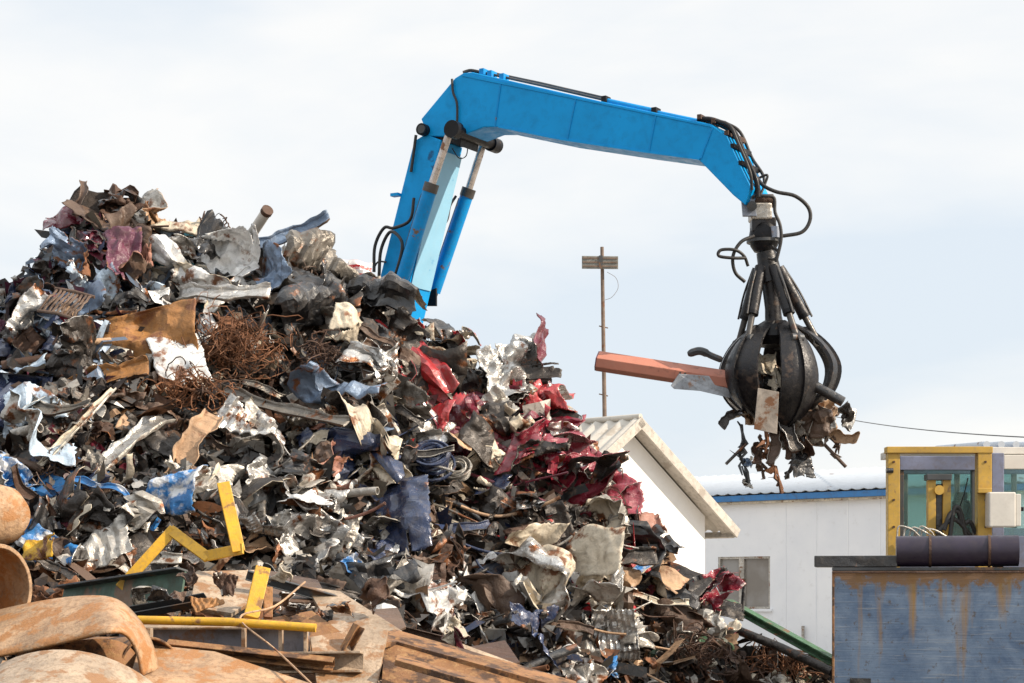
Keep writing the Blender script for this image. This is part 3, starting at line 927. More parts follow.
# ------------------------------------------------------------------ named pieces of scrap
# kind, u, v, width, height, angle, colour, options, label, short phrase used by its neighbours
HERO = [
 ("strip", 88, 205, 34, 5, 82, "brown", dict(bend=.5), "thin curled brown strip standing up from the peak of the heap", "the upright strip on the peak"),
 ("panel", 72, 231, 46, 22, 12, "maroon", dict(rough=.8), "dark red folded panel on the left shoulder of the peak", "the dark red shoulder panel"),
 ("panel", 100, 230, 56, 34, -22, "brown", dict(rough=.35, folds=1, curl=1.6, tears=0), "smooth brown curved panel just under the peak", "the smooth brown curved panel"),
 ("bale", 124, 214, 44, 30, -30, "dark rusty", dict(), "dark rusty crushed lump crowning the peak of the heap", "the rusty lump on the peak"),
 ("panel", 150, 222, 34, 42, -45, "tan", dict(rough=.9), "tan crumpled sheet sloping down from the peak", "the tan sheet by the peak"),
 ("door", 184, 238, 40, 34, -12, "cream", dict(), "cream rimmed empty door frame with a black opening", "the cream rimmed door frame"),
 ("tangle", 214, 238, 40, 20, -5, "dark rusty", dict(n=45), "dark rusty wire tangle on the ridge beside the leaning pipe", "the wire tangle on the ridge"),
 ("panel", 118, 275, 28, 48, 10, "plum", dict(rough=.7), "plum coloured door skin hanging below the peak", "the plum door skin"),
 ("panel", 142, 282, 20, 60, 12, "salmon", dict(rough=.6), "narrow pale salmon panel hanging beside the plum door skin", "the narrow salmon panel"),
 ("panel", 74, 280, 36, 40, -40, "slate blue", dict(), "slate blue wrinkled panel on the shaded left flank", "the slate blue flank panel"),
 ("panel", 98, 302, 52, 28, 22, "pale blue", dict(rough=.7), "pale blue creased panel under the plum door skin", "the pale blue creased panel"),
 ("panel", 180, 293, 56, 60, 40, "white", dict(rough=.6), "large white dented panel below the ridge, scratched and rust spotted", "the large white dented panel"),
 ("panel", 180, 266, 34, 16, 0, "silver", dict(), "silver folded sheet above the large white dented panel", "the silver folded sheet"),
 ("panel", 240, 273, 62, 52, -30, "white", dict(rough=.55, res=36), "big white car bonnet bent over the ridge", "the white bonnet"),
 ("strip", 228, 314, 74, 12, -3, "silver", dict(bend=.25), "long silver strip lying flat under the white bonnet", "the flat silver strip"),
 ("panel", 208, 272, 18, 42, -30, "black", dict(rough=.6), "black flap squeezed between the two white panels", "the black flap"),
 ("panel", 42, 337, 42, 34, 10, "crimson", dict(rough=.5), "rose red dented panel on the far left slope", "the rose red panel"),
 ("slats", 72, 326, 34, 26, -20, "brown", dict(n=9), "brown slatted grille leaning next to the rose red panel", "the brown slatted grille"),
 ("panel", 150, 350, 88, 46, 4, "ochre", dict(rough=.45, folds=1, curl=2.0, tears=0, ragged=.05), "big ochre brown curved casing above the white tag", "the ochre brown casing"),
 ("strip", 118, 391, 72, 14, 8, "ochre", dict(bend=.2), "bright orange rusted strip jutting out under the ochre casing", "the orange rusted strip"),
 ("panel", 181, 377, 40, 46, 20, "white", dict(rough=.25, folds=0), "small clean white tag shaped sheet under the ochre casing", "the white tag shaped sheet"),
 ("panel", 25, 392, 58, 32, 24, "pale blue", dict(rough=.5), "pale blue and dusty bent bonnet at the left edge", "the pale blue bonnet"),
 ("panel", 70, 374, 44, 48, 55, "white", dict(rough=.9), "white shredded panel next to the pale blue bonnet", "the white shredded panel"),
 ("tangle", 240, 368, 80, 48, -15, "rusty", dict(n=190, rad=.0045), "large bushy tangle of rusty wire in the middle of the heap", "the large rusty wire tangle"),
 ("tangle", 200, 412, 64, 30, 0, "rusty", dict(n=80), "smaller flat tangle of rusty wire beneath the white tag", "the flat rusty wire tangle"),
 ("tangle", 318, 376, 40, 34, 0, "dark rusty", dict(n=60), "dark rusty wire bundle beside the slate blue curved panel", "the dark rusty wire bundle"),
 ("strip", 296, 241, 66, 9, 17, "slate blue", dict(bend=.35), "long thin slate blue blade sticking out over the ridge", "the slate blue blade"),
 ("panel", 322, 274, 70, 42, -22, "grey", dict(), "grey crumpled car panel on the ridge", "the grey ridge panel"),
 ("panel", 296, 322, 74, 52, -38, "black", dict(rough=.7), "large black torn sheet hanging below the grey ridge panel", "the large black torn sheet"),
 ("panel", 374, 318, 88, 42, -22, "black", dict(rough=.7), "black crumpled sheet in front of the crane boom", "the black sheet by the boom"),
 ("panel", 272, 290, 34, 52, 20, "slate blue", dict(rough=.5), "slate blue panel tucked under the white bonnet", "the tucked slate blue panel"),
 ("panel", 352, 346, 38, 30, -10, "cream", dict(rough=.4), "cream square sheet with dark stains under the black sheet", "the cream square sheet"),
 ("bale", 376, 387, 48, 54, 8, "brown", dict(), "brown crushed bale standing in the middle of the slope", "the brown crushed bale"),
 ("panel", 340, 408, 80, 24, -14, "slate blue", dict(rough=.5, curl=1.0), "slate blue curved panel lying against the brown bale", "the slate blue curved panel"),
 ("panel", 438, 404, 36, 76, 38, "red", dict(rough=.4, folds=1), "red curved wing panel bending down the slope", "the red curved wing"),
 ("panel", 462, 438, 26, 60, 12, "maroon", dict(rough=.6), "maroon panel under the red curved wing", "the maroon panel"),
 ("panel", 462, 348, 18, 26, 30, "red", dict(), "small bright red scrap on the ridge right of the boom", "the small red ridge scrap"),
 ("coil", 437, 483, 36, 30, 0, "navy", dict(), "round navy coil of cable on the slope", "the navy cable coil"),
 ("coil", 461, 487, 24, 20, 30, "light grey", dict(), "smaller light grey cable coil touching the navy coil", "the light grey coil"),
 ("panel", 446, 461, 54, 26, -28, "tan", dict(rough=.35), "tan flat board above the navy cable coil", "the tan flat board"),
 ("panel", 332, 472, 44, 32, -30, "salmon", dict(rough=.6), "pinkish crumpled sheet beside the long grey rail", "the pinkish sheet"),
 ("panel", 245, 462, 92, 34, -24, "silver", dict(rough=.6, ribs=5), "ribbed silver sheet sloping under the long grey rail", "the ribbed silver sheet"),
 ("strip", 288, 432, 128, 9, -30, "grey", dict(bend=.12), "long grey rail running down across the middle of the heap", "the long grey rail"),
 ("strip", 140, 462, 90, 14, 60, "silver", dict(bend=.25), "upright bent silver bar in the dark hollow", "the upright silver bar"),
 ("strip", 196, 460, 70, 16, 66, "tan", dict(bend=.3), "tan tapering bar leaning beside the upright silver bar", "the tan leaning bar"),
 ("panel", 36, 454, 76, 24, 4, "pale blue", dict(rough=.8), "pale blue crushed panel in the dark left hollow", "the crushed pale blue panel"),
 ("strip", 92, 452, 96, 6, 58, "cream", dict(bend=.25), "thin cream strip slanting through the dark hollow", "the thin cream strip"),
 ("panel", 178, 517, 84, 40, -16, "blue", dict(rough=.7), "bright blue and torn panel behind the yellow frame", "the bright blue panel"),
 ("panel", 22, 492, 46, 20, -15, "blue", dict(), "dark blue crushed panel beside the rusty drum", "the blue panel by the drum"),
 ("panel", 96, 565, 62, 42, 20, "light grey", dict(rough=.4), "pale grey dented cover behind the green beam", "the pale grey cover"),
 ("panel", 518, 358, 76, 30, -16, "maroon", dict(rough=.7), "maroon folded car roof on the outer ridge", "the maroon car roof"),
 ("panel", 522, 380, 62, 14, 2, "dark grey", dict(rough=.3, folds=0), "dark overhanging ledge of sheet metal under the maroon roof", "the dark ledge"),
 ("panel", 503, 396, 40, 42, 20, "silver", dict(), "silver shredded mass under the dark ledge", "the silver shredded mass"),
 ("panel", 548, 405, 28, 44, 5, "red", dict(rough=1.1), "red shredded scrap at the outer edge under the ledge", "the red shredded scrap"),
 ("bale", 540, 464, 62, 60, 0, "crimson", dict(n=3, res=26, rough=.7), "crimson crumpled car side in the middle of the right flank", "the crimson car side"),
 ("bale", 594, 474, 76, 48, -38, "crimson", dict(n=3, res=26, rough=.7), "crimson car bonnet jutting out toward the white house", "the crimson bonnet"),
 ("bale", 566, 497, 96, 26, 4, "crimson", dict(n=3, res=26, rough=.7), "long crimson crushed sill panel under the crimson car side", "the long crimson sill"),
 ("panel", 606, 533, 44, 50, 0, "cream", dict(rough=.9), "cream torn panel on the outer edge below the crimson bonnet", "the cream torn panel"),
 ("panel", 652, 540, 40, 42, 10, "salmon", dict(rough=.8), "pale pink crumpled panel against the white house wall", "the pale pink panel"),
 ("strip", 612, 572, 62, 13, 8, "dark grey", dict(bend=.12), "dark grey bumper strip below the cream torn panel", "the dark bumper strip"),
 ("panel", 590, 588, 28, 22, -28, "red", dict(rough=.3), "small bright red cover under the dark bumper strip", "the small red cover"),
 ("strip", 630, 592, 44, 6, 28, "blue", dict(bend=.1), "blue narrow bar slanting beside the small red cover", "the narrow blue bar"),
 ("panel", 682, 588, 46, 24, -36, "dark grey", dict(rough=.12, folds=0, ragged=.06, tears=0), "flat dark grey slab leaning at the foot of the house wall", "the flat dark slab"),
 ("panel", 714, 592, 38, 44, 40, "crimson", dict(rough=.6), "crimson bent panel nearest the warehouse window", "the crimson panel by the window"),
 ("panel", 536, 600, 132, 26, -32, "silver", dict(rough=.5), "long silver crushed roof sloping down the right flank", "the long silver roof"),
 ("panel", 588, 612, 74, 34, -20, "silver", dict(rough=.6), "silver and dusty crumpled panel beside the long silver roof", "the dusty silver panel"),
 ("panel", 614, 650, 52, 48, 0, "silver", dict(rough=.4, ribs=5), "silver ribbed block at the foot of the long silver roof", "the silver ribbed block"),
 ("panel", 528, 640, 54, 48, 0, "navy", dict(rough=.7), "navy crushed wing under the long silver roof", "the navy crushed wing"),
 ("panel", 404, 532, 52, 74, 5, "navy", dict(rough=.35, folds=1, curl=.9), "upright navy oval bonnet with a pale rim", "the upright navy bonnet"),
 ("bale", 446, 572, 48, 56, 0, "dark rusty", dict(), "dark rusty lump beside the upright navy bonnet", "the dark rusty lump"),
 ("panel", 522, 562, 54, 50, -20, "brown", dict(rough=.5), "brown hollow sheet above the long silver roof", "the brown hollow sheet"),
 ("panel", 432, 622, 70, 36, -10, "white", dict(rough=.8), "white mangled panel below the upright navy bonnet", "the white mangled panel"),
 ("panel", 282, 548, 64, 28, -26, "silver", dict(rough=.8), "silver mangled sheet behind the tan plate", "the silver mangled sheet"),
 ("panel", 302, 521, 42, 42, 0, "white", dict(rough=.8), "white split panel above the silver mangled sheet", "the white split panel"),
 ("panel", 258, 550, 44, 30, -30, "black", dict(rough=.4, ribs=8), "black ribbed rubber sheet beside the yellow frame", "the black ribbed rubber"),
 ("panel", 356, 592, 20, 14, -20, "blue", dict(), "tiny bright blue scrap behind the tan plates", "the tiny blue scrap"),
 ("panel", 712, 615, 46, 18, -6, "dark grey", dict(rough=.2, folds=0, tears=0), "dark grey flat tray below the crimson panel by the window", "the dark tray"),
 ("tangle", 690, 664, 60, 34, 0, "dark rusty", dict(n=70), "dark rusty wire tangle at the toe of the heap", "the wire tangle at the toe"),
 ("tangle", 770, 668, 80, 26, -8, "rusty", dict(n=90), "long rusty wire tangle lying under the green beam", "the wire tangle under the green beam"),
 ("panel", 495, 424, 44, 30, 40, "light grey", dict(rough=.5), "light grey pair of bent panels left of the crimson car side", "the light grey bent panel"),
 ("panel", 405, 352, 52, 26, -18, "dark grey", dict(), "dark grey crumpled panel just under the boom", "the dark panel under the boom"),
 ("panel", 372, 452, 48, 56, 20, "dark grey", dict(), "dark grey torn door skin in the middle of the slope", "the dark torn door skin"),
]
CARS = [  # crushed bodies the smaller pieces lie on: u, v, w, h, angle, colour, label
 (62, 302, 96, 42, -8, "slate blue", "crushed slate blue car body on the shaded far slope above the slatted grille"),
 (36, 418, 110, 40, -4, "pale blue", "crushed pale blue car body under the pale blue bonnet"),
 (128, 436, 104, 36, 8, "dark grey", "crushed dark grey car body above the upright silver bar"),
 (212, 300, 116, 52, -14, "white", "crushed white car body below the white bonnet"),
 (330, 302, 116, 58, -24, "dark grey", "crushed dark grey car body under the grey ridge panel"),
 (258, 438, 112, 42, -20, "light grey", "crushed light grey car body under the long grey rail"),
 (296, 500, 124, 50, -20, "silver", "crushed silver car body above the white split panel"),
 (394, 398, 66, 36, -28, "grey", "crushed grey car body between the brown bale and the red wing"),
 (448, 342, 84, 34, -22, "black", "crushed black car body just below the ridge right of the boom"),
 (486, 404, 84, 48, -26, "maroon", "crushed maroon car body below the maroon car roof"),
 (432, 440, 84, 54, -38, "maroon", "crushed maroon car body above the navy cable coil"),
 (548, 436, 104, 48, -14, "crimson", "crushed crimson car body just above the crimson car side"),
 (594, 492, 92, 42, -24, "crimson", "crushed crimson car body under the crimson bonnet"),
 (516, 520, 112, 48, -24, "dark grey", "crushed dark grey car body under the long crimson sill"),
 (462, 546, 104, 48, -28, "brown", "crushed brown car body beside the dark rusty lump"),
 (566, 566, 120, 46, -24, "cream", "crushed cream car body above the long silver roof"),
 (640, 562, 92, 44, -22, "tan", "crushed tan car body beside the cream torn panel"),
 (604, 632, 116, 48, -18, "light grey", "crushed light grey car body under the dusty silver panel"),
 (484, 612, 112, 44, -20, "white", "crushed white car body beside the white mangled panel"),
 (376, 566, 96, 44, -16, "dark grey", "crushed dark grey car body below the upright navy bonnet"),
 (336, 546, 104, 42, -14, "silver", "crushed silver car body beside the silver mangled sheet"),
 (88, 522, 112, 44, 8, "dark grey", "crushed dark grey car body behind the pale grey cover"),
 (206, 488, 96, 36, -8, "light grey", "crushed light grey car body above the yellow guard rail"),
 (120, 252, 92, 40, -20, "brown", "crushed brown car body right under the smooth brown curved panel"),
 (382, 492, 92, 46, -26, "cream", "crushed cream car body beside the dark torn door skin"),
 (690, 630, 84, 34, -18, "dark rusty", "crushed dark rusty car body at the toe of the heap under the dark tray"),
]
for i, (u, v, w, h, a, col, lab) in enumerate(CARS):
    o = add_piece("bale", u, v, w, h, a, col, 7000 + i * 11, lift=.02, tilt=.12, name="crushed_car_body", n=4, res=32, rough=.55)
    tag(o, lab, "car body", "scrap pieces on the heap")
hero_pts = []
for i, (kind, u, v, w, h, a, col, kw, lab, short) in enumerate(HERO):
    if kind == "panel" and "res" not in kw:
        kw["res"] = 34
    o = add_piece(kind, u, v, w * 1.25, h * 1.22, a, col, 100 + i * 7, lift=.29 if v > sil_v(u) + 22 else (.03 if kind == "bale" else .14), tilt=.18, **kw)
    cat = {"panel": "scrap panel", "door": "car door", "bale": "scrap bale", "strip": "metal strip", "tangle": "wire tangle",
           "coil": "cable coil", "slats": "grille"}[kind]
    tag(o, lab, cat, "scrap pieces on the heap")
    hero_pts.append((u, v, short, w, h))

# ------------------------------------------------------------------ the other larger pieces
auto_n = 0
used_labels = set(h[8] for h in HERO)
SHAPE = {"panel": ("crumpled panel", "torn sheet", "folded sheet", "crushed panel", "dented cover"), "strip": ("bent strip", "twisted strip"),
         "tube": ("pipe", "bent pipe"), "bale": ("crushed lump",), "tangle": ("wire tangle",), "door": ("empty door frame",),
         "rod": ("thin rod", "bent rod", "thin bent tube")}
CAT = {"panel": "scrap panel", "strip": "metal strip", "tube": "pipe", "bale": "scrap bale", "tangle": "wire tangle", "door": "car door", "rod": "rod"}


def place_words(u, v):
    d = sorted(((u - a) ** 2 + ((v - b) * 1.1) ** 2, a, b, s) for a, b, s, _, _ in hero_pts)
    out = []
    for _, a, b, s in d[:3]:
        if abs(v - b) > abs(u - a):
            out.append(("above " if v < b else "below ") + s)
        else:
            out.append(("on the house side of " if u > a else "on the far side from the house of ") + s)
    out.append("between %s and %s" % (d[0][3], d[1][3]))
    out.append("between %s and %s" % (d[0][3], d[2][3]))
    return out


ar = np.random.default_rng(31)
taken = []
COUNT = {"panel": 0, "strip": 0, "tube": 0, "bale": 0, "tangle": 0, "door": 0, "rod": 0}
tries = 0
while auto_n < 360 and tries < 20000:
    tries += 1
    u, v = ar.uniform(-12, 830), ar.uniform(200, 690)
    sv = sil_v(u)
    if v < sv - 1:
        continue
    if u < 180 and v > 610 or u > 712 and v < 662:
        continue
    rad = 15 + 7 * ar.random()
    if any((u - a) ** 2 + (v - b) ** 2 < rad ** 2 for a, b in taken):
        continue
    if any(abs(u - a) < w * .44 and abs(v - b) < h * .44 for a, b, s, w, h in hero_pts):
        continue
    if any(abs(u - c[0]) < c[2] * .36 and abs(v - c[1]) < c[3] * .36 for c in CARS) and ar.random() < .7:
        continue
    p = cast(u, v)
    if p is None:
        continue
    taken.append((u, v))
    kind = str(ar.choice(list(SHAPE), p=(.50, .15, .05, .13, .03, .04, .10)))
    if u < 75 and v < sv + 50 and kind in ("strip", "tube", "rod"):
        kind = "panel"
    col = zone_colour(u, v, ar)
    s = float(ar.choice((30, 44, 62, 84), p=(.28, .32, .25, .15))) * ar.uniform(.85, 1.15) * (0.8 if v < sv + 14 else 1)
    if u < 62 and v < sv + 30:
        s = min(s, 34)
    big = "large" if s > 58 else ("small" if s < 36 else "")
    ang = ar.normal() * 22 - 12
    seed = 5000 + tries
    if kind == "panel":
        o = add_piece(kind, u, v, s, s * ar.uniform(.28, .65), ang, col, seed, lift=ar.uniform(.03, .11), tilt=.28, res=26, rough=ar.uniform(.5, 1.0), folds=int(ar.integers(1, 4)))
    elif kind == "strip":
        o = add_piece(kind, u, v, min(s, 58) * 1.4, ar.uniform(5, 10), ang, col, seed, lift=ar.uniform(.08, .18), tilt=.3, bend=ar.uniform(.2, .7))
    elif kind == "tube":
        o = add_piece(kind, u, v, s * 1.3, ar.uniform(4, 9), ang, col, seed, lift=ar.uniform(.08, .18), tilt=.3, bend=ar.uniform(.05, .5))
    elif kind == "bale":
        o = add_piece(kind, u, v, s * 1.1, s * .8, ang, col, seed, lift=.08, n=4, res=14)
    elif kind == "rod":
        o = add_piece("tube", u, v, s * ar.uniform(1.1, 2.0), ar.uniform(1.3, 3.2), ang, col, seed, lift=ar.uniform(.10, .2), tilt=.35, bend=ar.uniform(.05, .6),
                      name="steel_rod")
    elif kind == "door":
        o = add_piece(kind, u, v, min(s, 40) * 1.1, min(s, 40) * .8, ang, col, seed, lift=.06, res=18)
    else:
        if col not in ("rusty", "dark rusty", "brown"):
            col = str(ar.choice(("rusty", "dark rusty", "brown")))
        o = add_piece(kind, u, v, s, s * .7, ang, col, seed, lift=.08, n=40)
    lab = None
    for pw in place_words(u, v):
        for sh in SHAPE[kind]:
            for bg in (big, "medium sized" if not big else big + " scuffed", (big + " dirty").strip(), (big + " battered").strip()):
                cand = " ".join(x for x in (bg, col, sh, pw) if x)
                if len(cand.split()) <= 16 and cand not in used_labels:
                    lab = cand
                    break
            if lab: break
        if lab: break
    used_labels.add(lab)
    tag(o, lab, CAT[kind], "scrap pieces on the heap")
    auto_n += 1
    COUNT[kind] += 1
print("auto pieces", auto_n, COUNT)

# single hand-made pieces on the heap
mb = MB()
a, b = P(246, 243, 21.6), P(267, 211, 21.2)
mb.tube([a + (a - b) * .6, a, b], .058, 14, cap=False)
mb.tube([b, a, a + (a - b) * .6], .05, 14, cap=False)
ring = MB()
dv = (b - a) / np.linalg.norm(b - a)
t = thing("steel_pipe", a, "cream pipe with a rusty rim leaning up from the ridge into the sky", "pipe", "scrap pieces on the heap")
build(mb, "pipe_wall", "box_cream", t, smooth=40)
ring.tube([b - dv * .03, b + dv * .02], .066, 14, cap=False); ring.tube([b + dv * .02, b - dv * .03], .05, 14, cap=False)
ring.tube([b + dv * .019, b + dv * .021], .066, 14)
build(ring, "rim", "dark rusty", t, smooth=40)

mb = MB()
c = P(356, 270, 21.9)
ux, uy = np.array((.97, .1, -.12)), np.array((.1, .25, .95))
nn = np.cross(ux, uy)
o = None
gx = np.linspace(-.5, .5, 9); gy = np.linspace(-.5, .5, 5)
vs = [c + ux * x * .34 + uy * y * .22 + nn * .03 * math.sin(9 * x + 4 * y) for y in gy for x in gx]
fs = [(j * 9 + i, j * 9 + i + 1, (j + 1) * 9 + i + 1, (j + 1) * 9 + i) for j in range(4) for i in range(8)]
o = link_mesh("striped_board", vs, fs, "striped_board", c, None, 40, 0, .012)
uvl = o.data.uv_layers.new(name="UVMap")
for pl in o.data.polygons:
    for li in pl.loop_indices:
        k = o.data.loops[li].vertex_index
        uvl.data[li].uv = ((k % 9) / 8, (k // 9) / 4)
tag(o, "small white board with broken red stripes on the ridge beside the boom", "board", "scrap pieces on the heap")

# long green beam and rods at the toe of the heap
mb = MB()
a, b = P(728, 603, 22.6), P(838, 664, 21.4)
ax = (b - a); L = np.linalg.norm(ax); ax /= L
sd = np.cross(ax, (0, 0, 1)); sd /= np.linalg.norm(sd); up = np.cross(sd, ax)
c = (a + b) / 2
mb.box(c + up * .035, ax * L / 2, sd * .06, up * .010)
mb.box(c - up * .035, ax * L / 2, sd * .06, up * .010)
mb.box(c, ax * L / 2, sd * .012, up * .023)
tag(build(mb, "steel_beam", "green", bevel=.004), "long green steel beam sloping down to the blue skip", "steel beam")
mb = MB()
a2, b2 = P(732, 628, 22.0), P(832, 672, 21.2)
mb.tube([a2, (a2 + b2) / 2 + np.array((0, 0, .02)), b2], .05, 10)
tag(build(mb, "steel_pipe", "dark grey", smooth=40), "dark grey pipe lying just below the green beam", "pipe")
mb = MB(); mb.tube([P(742, 614, 22.2), P(744, 586, 22.2)], .022, 8)
tag(build(mb, "steel_rod", "black", smooth=40), "short black rod standing upright by the green beam", "rod")


# ------------------------------------------------------------------ foreground heavy steel
def Pf(u, v, d):
    return P(u, v, d)


def pipe_offcut(name, u, v, d, rad, wall, axis, a0, a1, mat, label, cat, xdir=None, ):
    c = P(u, v, d)
    ax = np.array(axis, float)
    k = ax / np.linalg.norm(ax)
    x = np.array((0, -1.0, 0)) - k * (np.array((0, -1.0, 0)) @ k); x /= np.linalg.norm(x)
    y = np.cross(k, x)
    if y[2] < 0: y = -y
    m = MB().shell(c, ax, x, y, rad, wall, math.radians(a0), math.radians(a1), 40, 5)
    o = build(m, name, mat, smooth=40, bevel=.004)
    return tag(o, label, cat)


dm_ = P(8, 515, 12.2)
tag(build(MB().tube([dm_ + np.array(q) for q in ((.055, -.05, 0), (.045, -.04, 0), (.0, 0, 0), (-.06, .02, 0), (-.9, .25, 0))], [.02, .12, .172, .19, .19], 36), "steel_drum", "bare_rust", smooth=50),
    "rusty tan drum with a bulging end at the left edge", "drum")
pipe_offcut("pipe_offcut", 0, 588, 11.2, .25, .025, (-1.2, .75, -.02), 0, 360, "bare_rust", "short wide pipe offcut with its dark open end showing", "pipe")


def big_ring(u, v, d, rad, wall, axis, mat, label):
    """a wide pipe ring whose open end leans down toward the viewer; (u, v, d) is the centre of its far rim"""
    c = P(u, v, d); ax = np.array(axis, float); k = ax / np.linalg.norm(ax)
    x = np.array((1.0, 0, 0)); x -= k * (x @ k); x /= np.linalg.norm(x)
    y = np.cross(x, k)
    m = MB().shell(c, ax, x, y, rad, wall, 0, 2 * math.pi, 64, 6)
    tag(build(m, "pipe_ring", mat, smooth=40, bevel=.004), label, "pipe ring")


def band(upper, lower, th, bulge, mat, name, label, cat):
    """a thick bent plate lofted between two edges, each a curve of points (u, v, d)"""
    U, L = spline([P(*q) for q in upper], 6), spline([P(*q) for q in lower], 6)
    rows = 9
    vs = []
    for k in range(rows):
        t = k / (rows - 1)
        for a, b in zip(U, L):
            vs.append(a * (1 - t) + b * t + np.array((0, -.5, .8)) * bulge * math.sin(math.pi * t))
    n = len(U)
    fs = [(k * n + i, k * n + i + 1, (k + 1) * n + i + 1, (k + 1) * n + i) for k in range(rows - 1) for i in range(n - 1)]
    m = MB(); m.add(vs, fs)
    tag(build(m, name, mat, smooth=50, solid=th), label, cat)


band([(-30, 618, 11.1), (30, 604, 11.0), (80, 597, 10.9), (116, 600, 10.8), (140, 622, 10.75), (153, 648, 10.7), (158, 672, 10.7)],
     [(-30, 662, 10.5), (30, 650, 10.45), (75, 640, 10.4), (106, 633, 10.35), (124, 634, 10.4), (136, 650, 10.45), (142, 676, 10.5)], .016, .012, "bare_rust", "bent_plate",
     "thick orange rusty plate curling over the lowest dusty pipe", "steel plate")
band([(20, 650, 10.9), (70, 642, 10.85), (112, 640, 10.85), (135, 655, 10.9), (140, 690, 10.9)],
     [(20, 690, 10.8), (70, 690, 10.75), (112, 690, 10.75), (130, 695, 10.8), (136, 710, 10.8)], .02, .0, "scale_rust", "bent_plate", "dark rusty inner plate under the curled orange plate", "steel plate")
big_ring(76, 772, 9.9, .66, .03, (-.10, -.9, -.34), "dust_tan", "large dusty tan pipe ring lowest in the foreground corner")
pipe_offcut("pipe_offcut", 150, 668, 10.9, .17, .014, (-.5, .9, -.02), 20, 200, "scale_rust", "thin curved rusty ring behind the curled orange plate", "steel ring")


def plate(name, poly, d, mat, label, cat, th=.02, tilt=0.0, bevel=.003, parent=None):
    """a flat plate: outline in pixels, each corner at its own distance"""
    ps = [P(u, v, dd) for u, v, dd in poly]
    n = np.cross(ps[1] - ps[0], ps[2] - ps[0]); n /= np.linalg.norm(n)
    if n[1] < 0: n = -n
    m = MB().prism(ps, n * th)
    o = build(m, name, mat, parent, bevel=bevel)
    if parent is None:
        tag(o, label, cat)
    return o


def planar(ps):
    """project corners onto their best plane"""
    a = np.array(ps); c = a.mean(0)
    n = np.linalg.svd(a - c)[2][2]
    return [p - n * ((p - c) @ n) for p in a], n


def plate2(name, poly, mat, label, cat, th=.02, bevel=.003):
    ps, n = planar([P(u, v, d) for u, v, d in poly])
    if n[1] < 0: n = -n
    o = build(MB().prism(ps, n * th), name, mat, bevel=bevel)
    return tag(o, label, cat)


def i_beam(name, a, b, hgt, wid, mat, label, cat, roll=0.0, th=.014, channel=False, web_mat=None):
    ax = b - a; L = np.linalg.norm(ax); ax /= L
    sd = np.cross(ax, (0, 0, 1)); sd /= np.linalg.norm(sd); up = np.cross(sd, ax)
    c, s = math.cos(roll), math.sin(roll)
    sd, up = sd * c + up * s, up * c - sd * s
    t = thing(name, (a + b) / 2, label, cat)
    m = (a + b) / 2
    build(MB().box(m + up * (hgt / 2 - th / 2), ax * L / 2, sd * wid / 2, up * th / 2), "flange", mat, t, bevel=.003)
    build(MB().box(m - up * (hgt / 2 - th / 2), ax * L / 2, sd * wid / 2, up * th / 2), "flange", mat, t, bevel=.003)
    off = -sd * (wid / 2 - th / 2) if channel else 0
    build(MB().box(m + off, ax * L / 2, sd * th / 2, up * (hgt / 2 - th)), "web", web_mat or mat, t)
    return t


# dark green-lined beam
i_beam("steel_beam", P(62, 605, 13.4), P(183, 588, 12.4), .24, .15, "dark_steel", "dark steel beam with a green web below the yellow frame", "steel beam", roll=.25, web_mat="old_green")
# grey-blue beam
i_beam("steel_beam", P(120, 640, 11.9), P(309, 640, 11.5), .17, .13, "dust_tan", "short blue grey beam with dusty flanges under the yellow bar", "steel beam", roll=-.12, web_mat="blue_steel")
bb_ = [o for o in C.objects if o.get("label", "").startswith("short blue grey beam")][0]
for u_ in (150, 244, 281, 306):
    c_ = P(u_, 640, 11.62 - u_ * .0008)
    build(MB().box(c_ + np.array((0, -.0, 0)), (.010, 0, 0), (0, .045, 0), (0, 0, .068)), "stiffener", "dust_tan", bb_, bevel=.002)
# tan plates
plate2("steel_plate", [(196, 572, 12.9), (258, 568, 13.1), (262, 596, 12.7), (232, 612, 12.3), (190, 606, 12.3)], "dust_tan",
       "dusty tan plate with a bent corner below the bright blue panel", "steel plate", .03)
plate2("steel_plate", [(262, 570, 13.2), (318, 578, 13.1), (330, 604, 12.7), (270, 600, 12.6)], "brown",
       "brown plate leaning between the two dusty tan plates", "steel plate", .03)
plate2("steel_plate", [(306, 586, 12.9), (340, 590, 12.8), (402, 632, 12.1), (372, 646, 11.8), (330, 628, 12.2)], "dust_tan",
       "dusty tan plate sloping down to the right above the folded plate", "steel plate", .03)
plate2("steel_plate", [(232, 622, 11.9), (312, 614, 12.1), (345, 632, 11.8), (330, 690, 11.2), (240, 690, 11.2)], "scale_rust",
       "dark rusty plate lying under the short blue grey beam", "steel plate", .02)
for u, v, w, h, col, lab in ((284, 606, 26, 14, "white", "white torn scrap behind the yellow upright bracket"), (300, 612, 20, 12, "light grey", "light grey torn scrap at the end of the yellow tube"),
                             (226, 590, 30, 20, "dark rusty", "dark rusty sheet lying on the dusty tan plate with a bent corner"), (168, 600, 34, 18, "brown", "brown bent sheet beside the end of the green beam"),
                             (340, 612, 30, 16, "tan", "tan bent flap lying on the sloping dusty plate")):
    o = add_piece("panel", u, v, w, h, -10, col, int(u) + 3000, lift=.05, tilt=.3, pos=P(u, v, 12.0), rough=.7)
    tag(o, lab, "scrap panel")
plate2("steel_plate", [(310, 640, 11.5), (372, 622, 11.6), (388, 632, 11.6), (376, 690, 11.1), (318, 690, 11.0)], "dust_tan",
       "tan folded plate standing at the end of the rusty channel", "steel plate", .04)
plate2("steel_plate", [(140, 640, 11.0), (215, 655, 11.0), (330, 690, 10.6), (330, 710, 10.3), (120, 710, 10.1)], "bare_rust",
       "wide orange rusty sheet along the bottom of the foreground", "steel plate", .02)
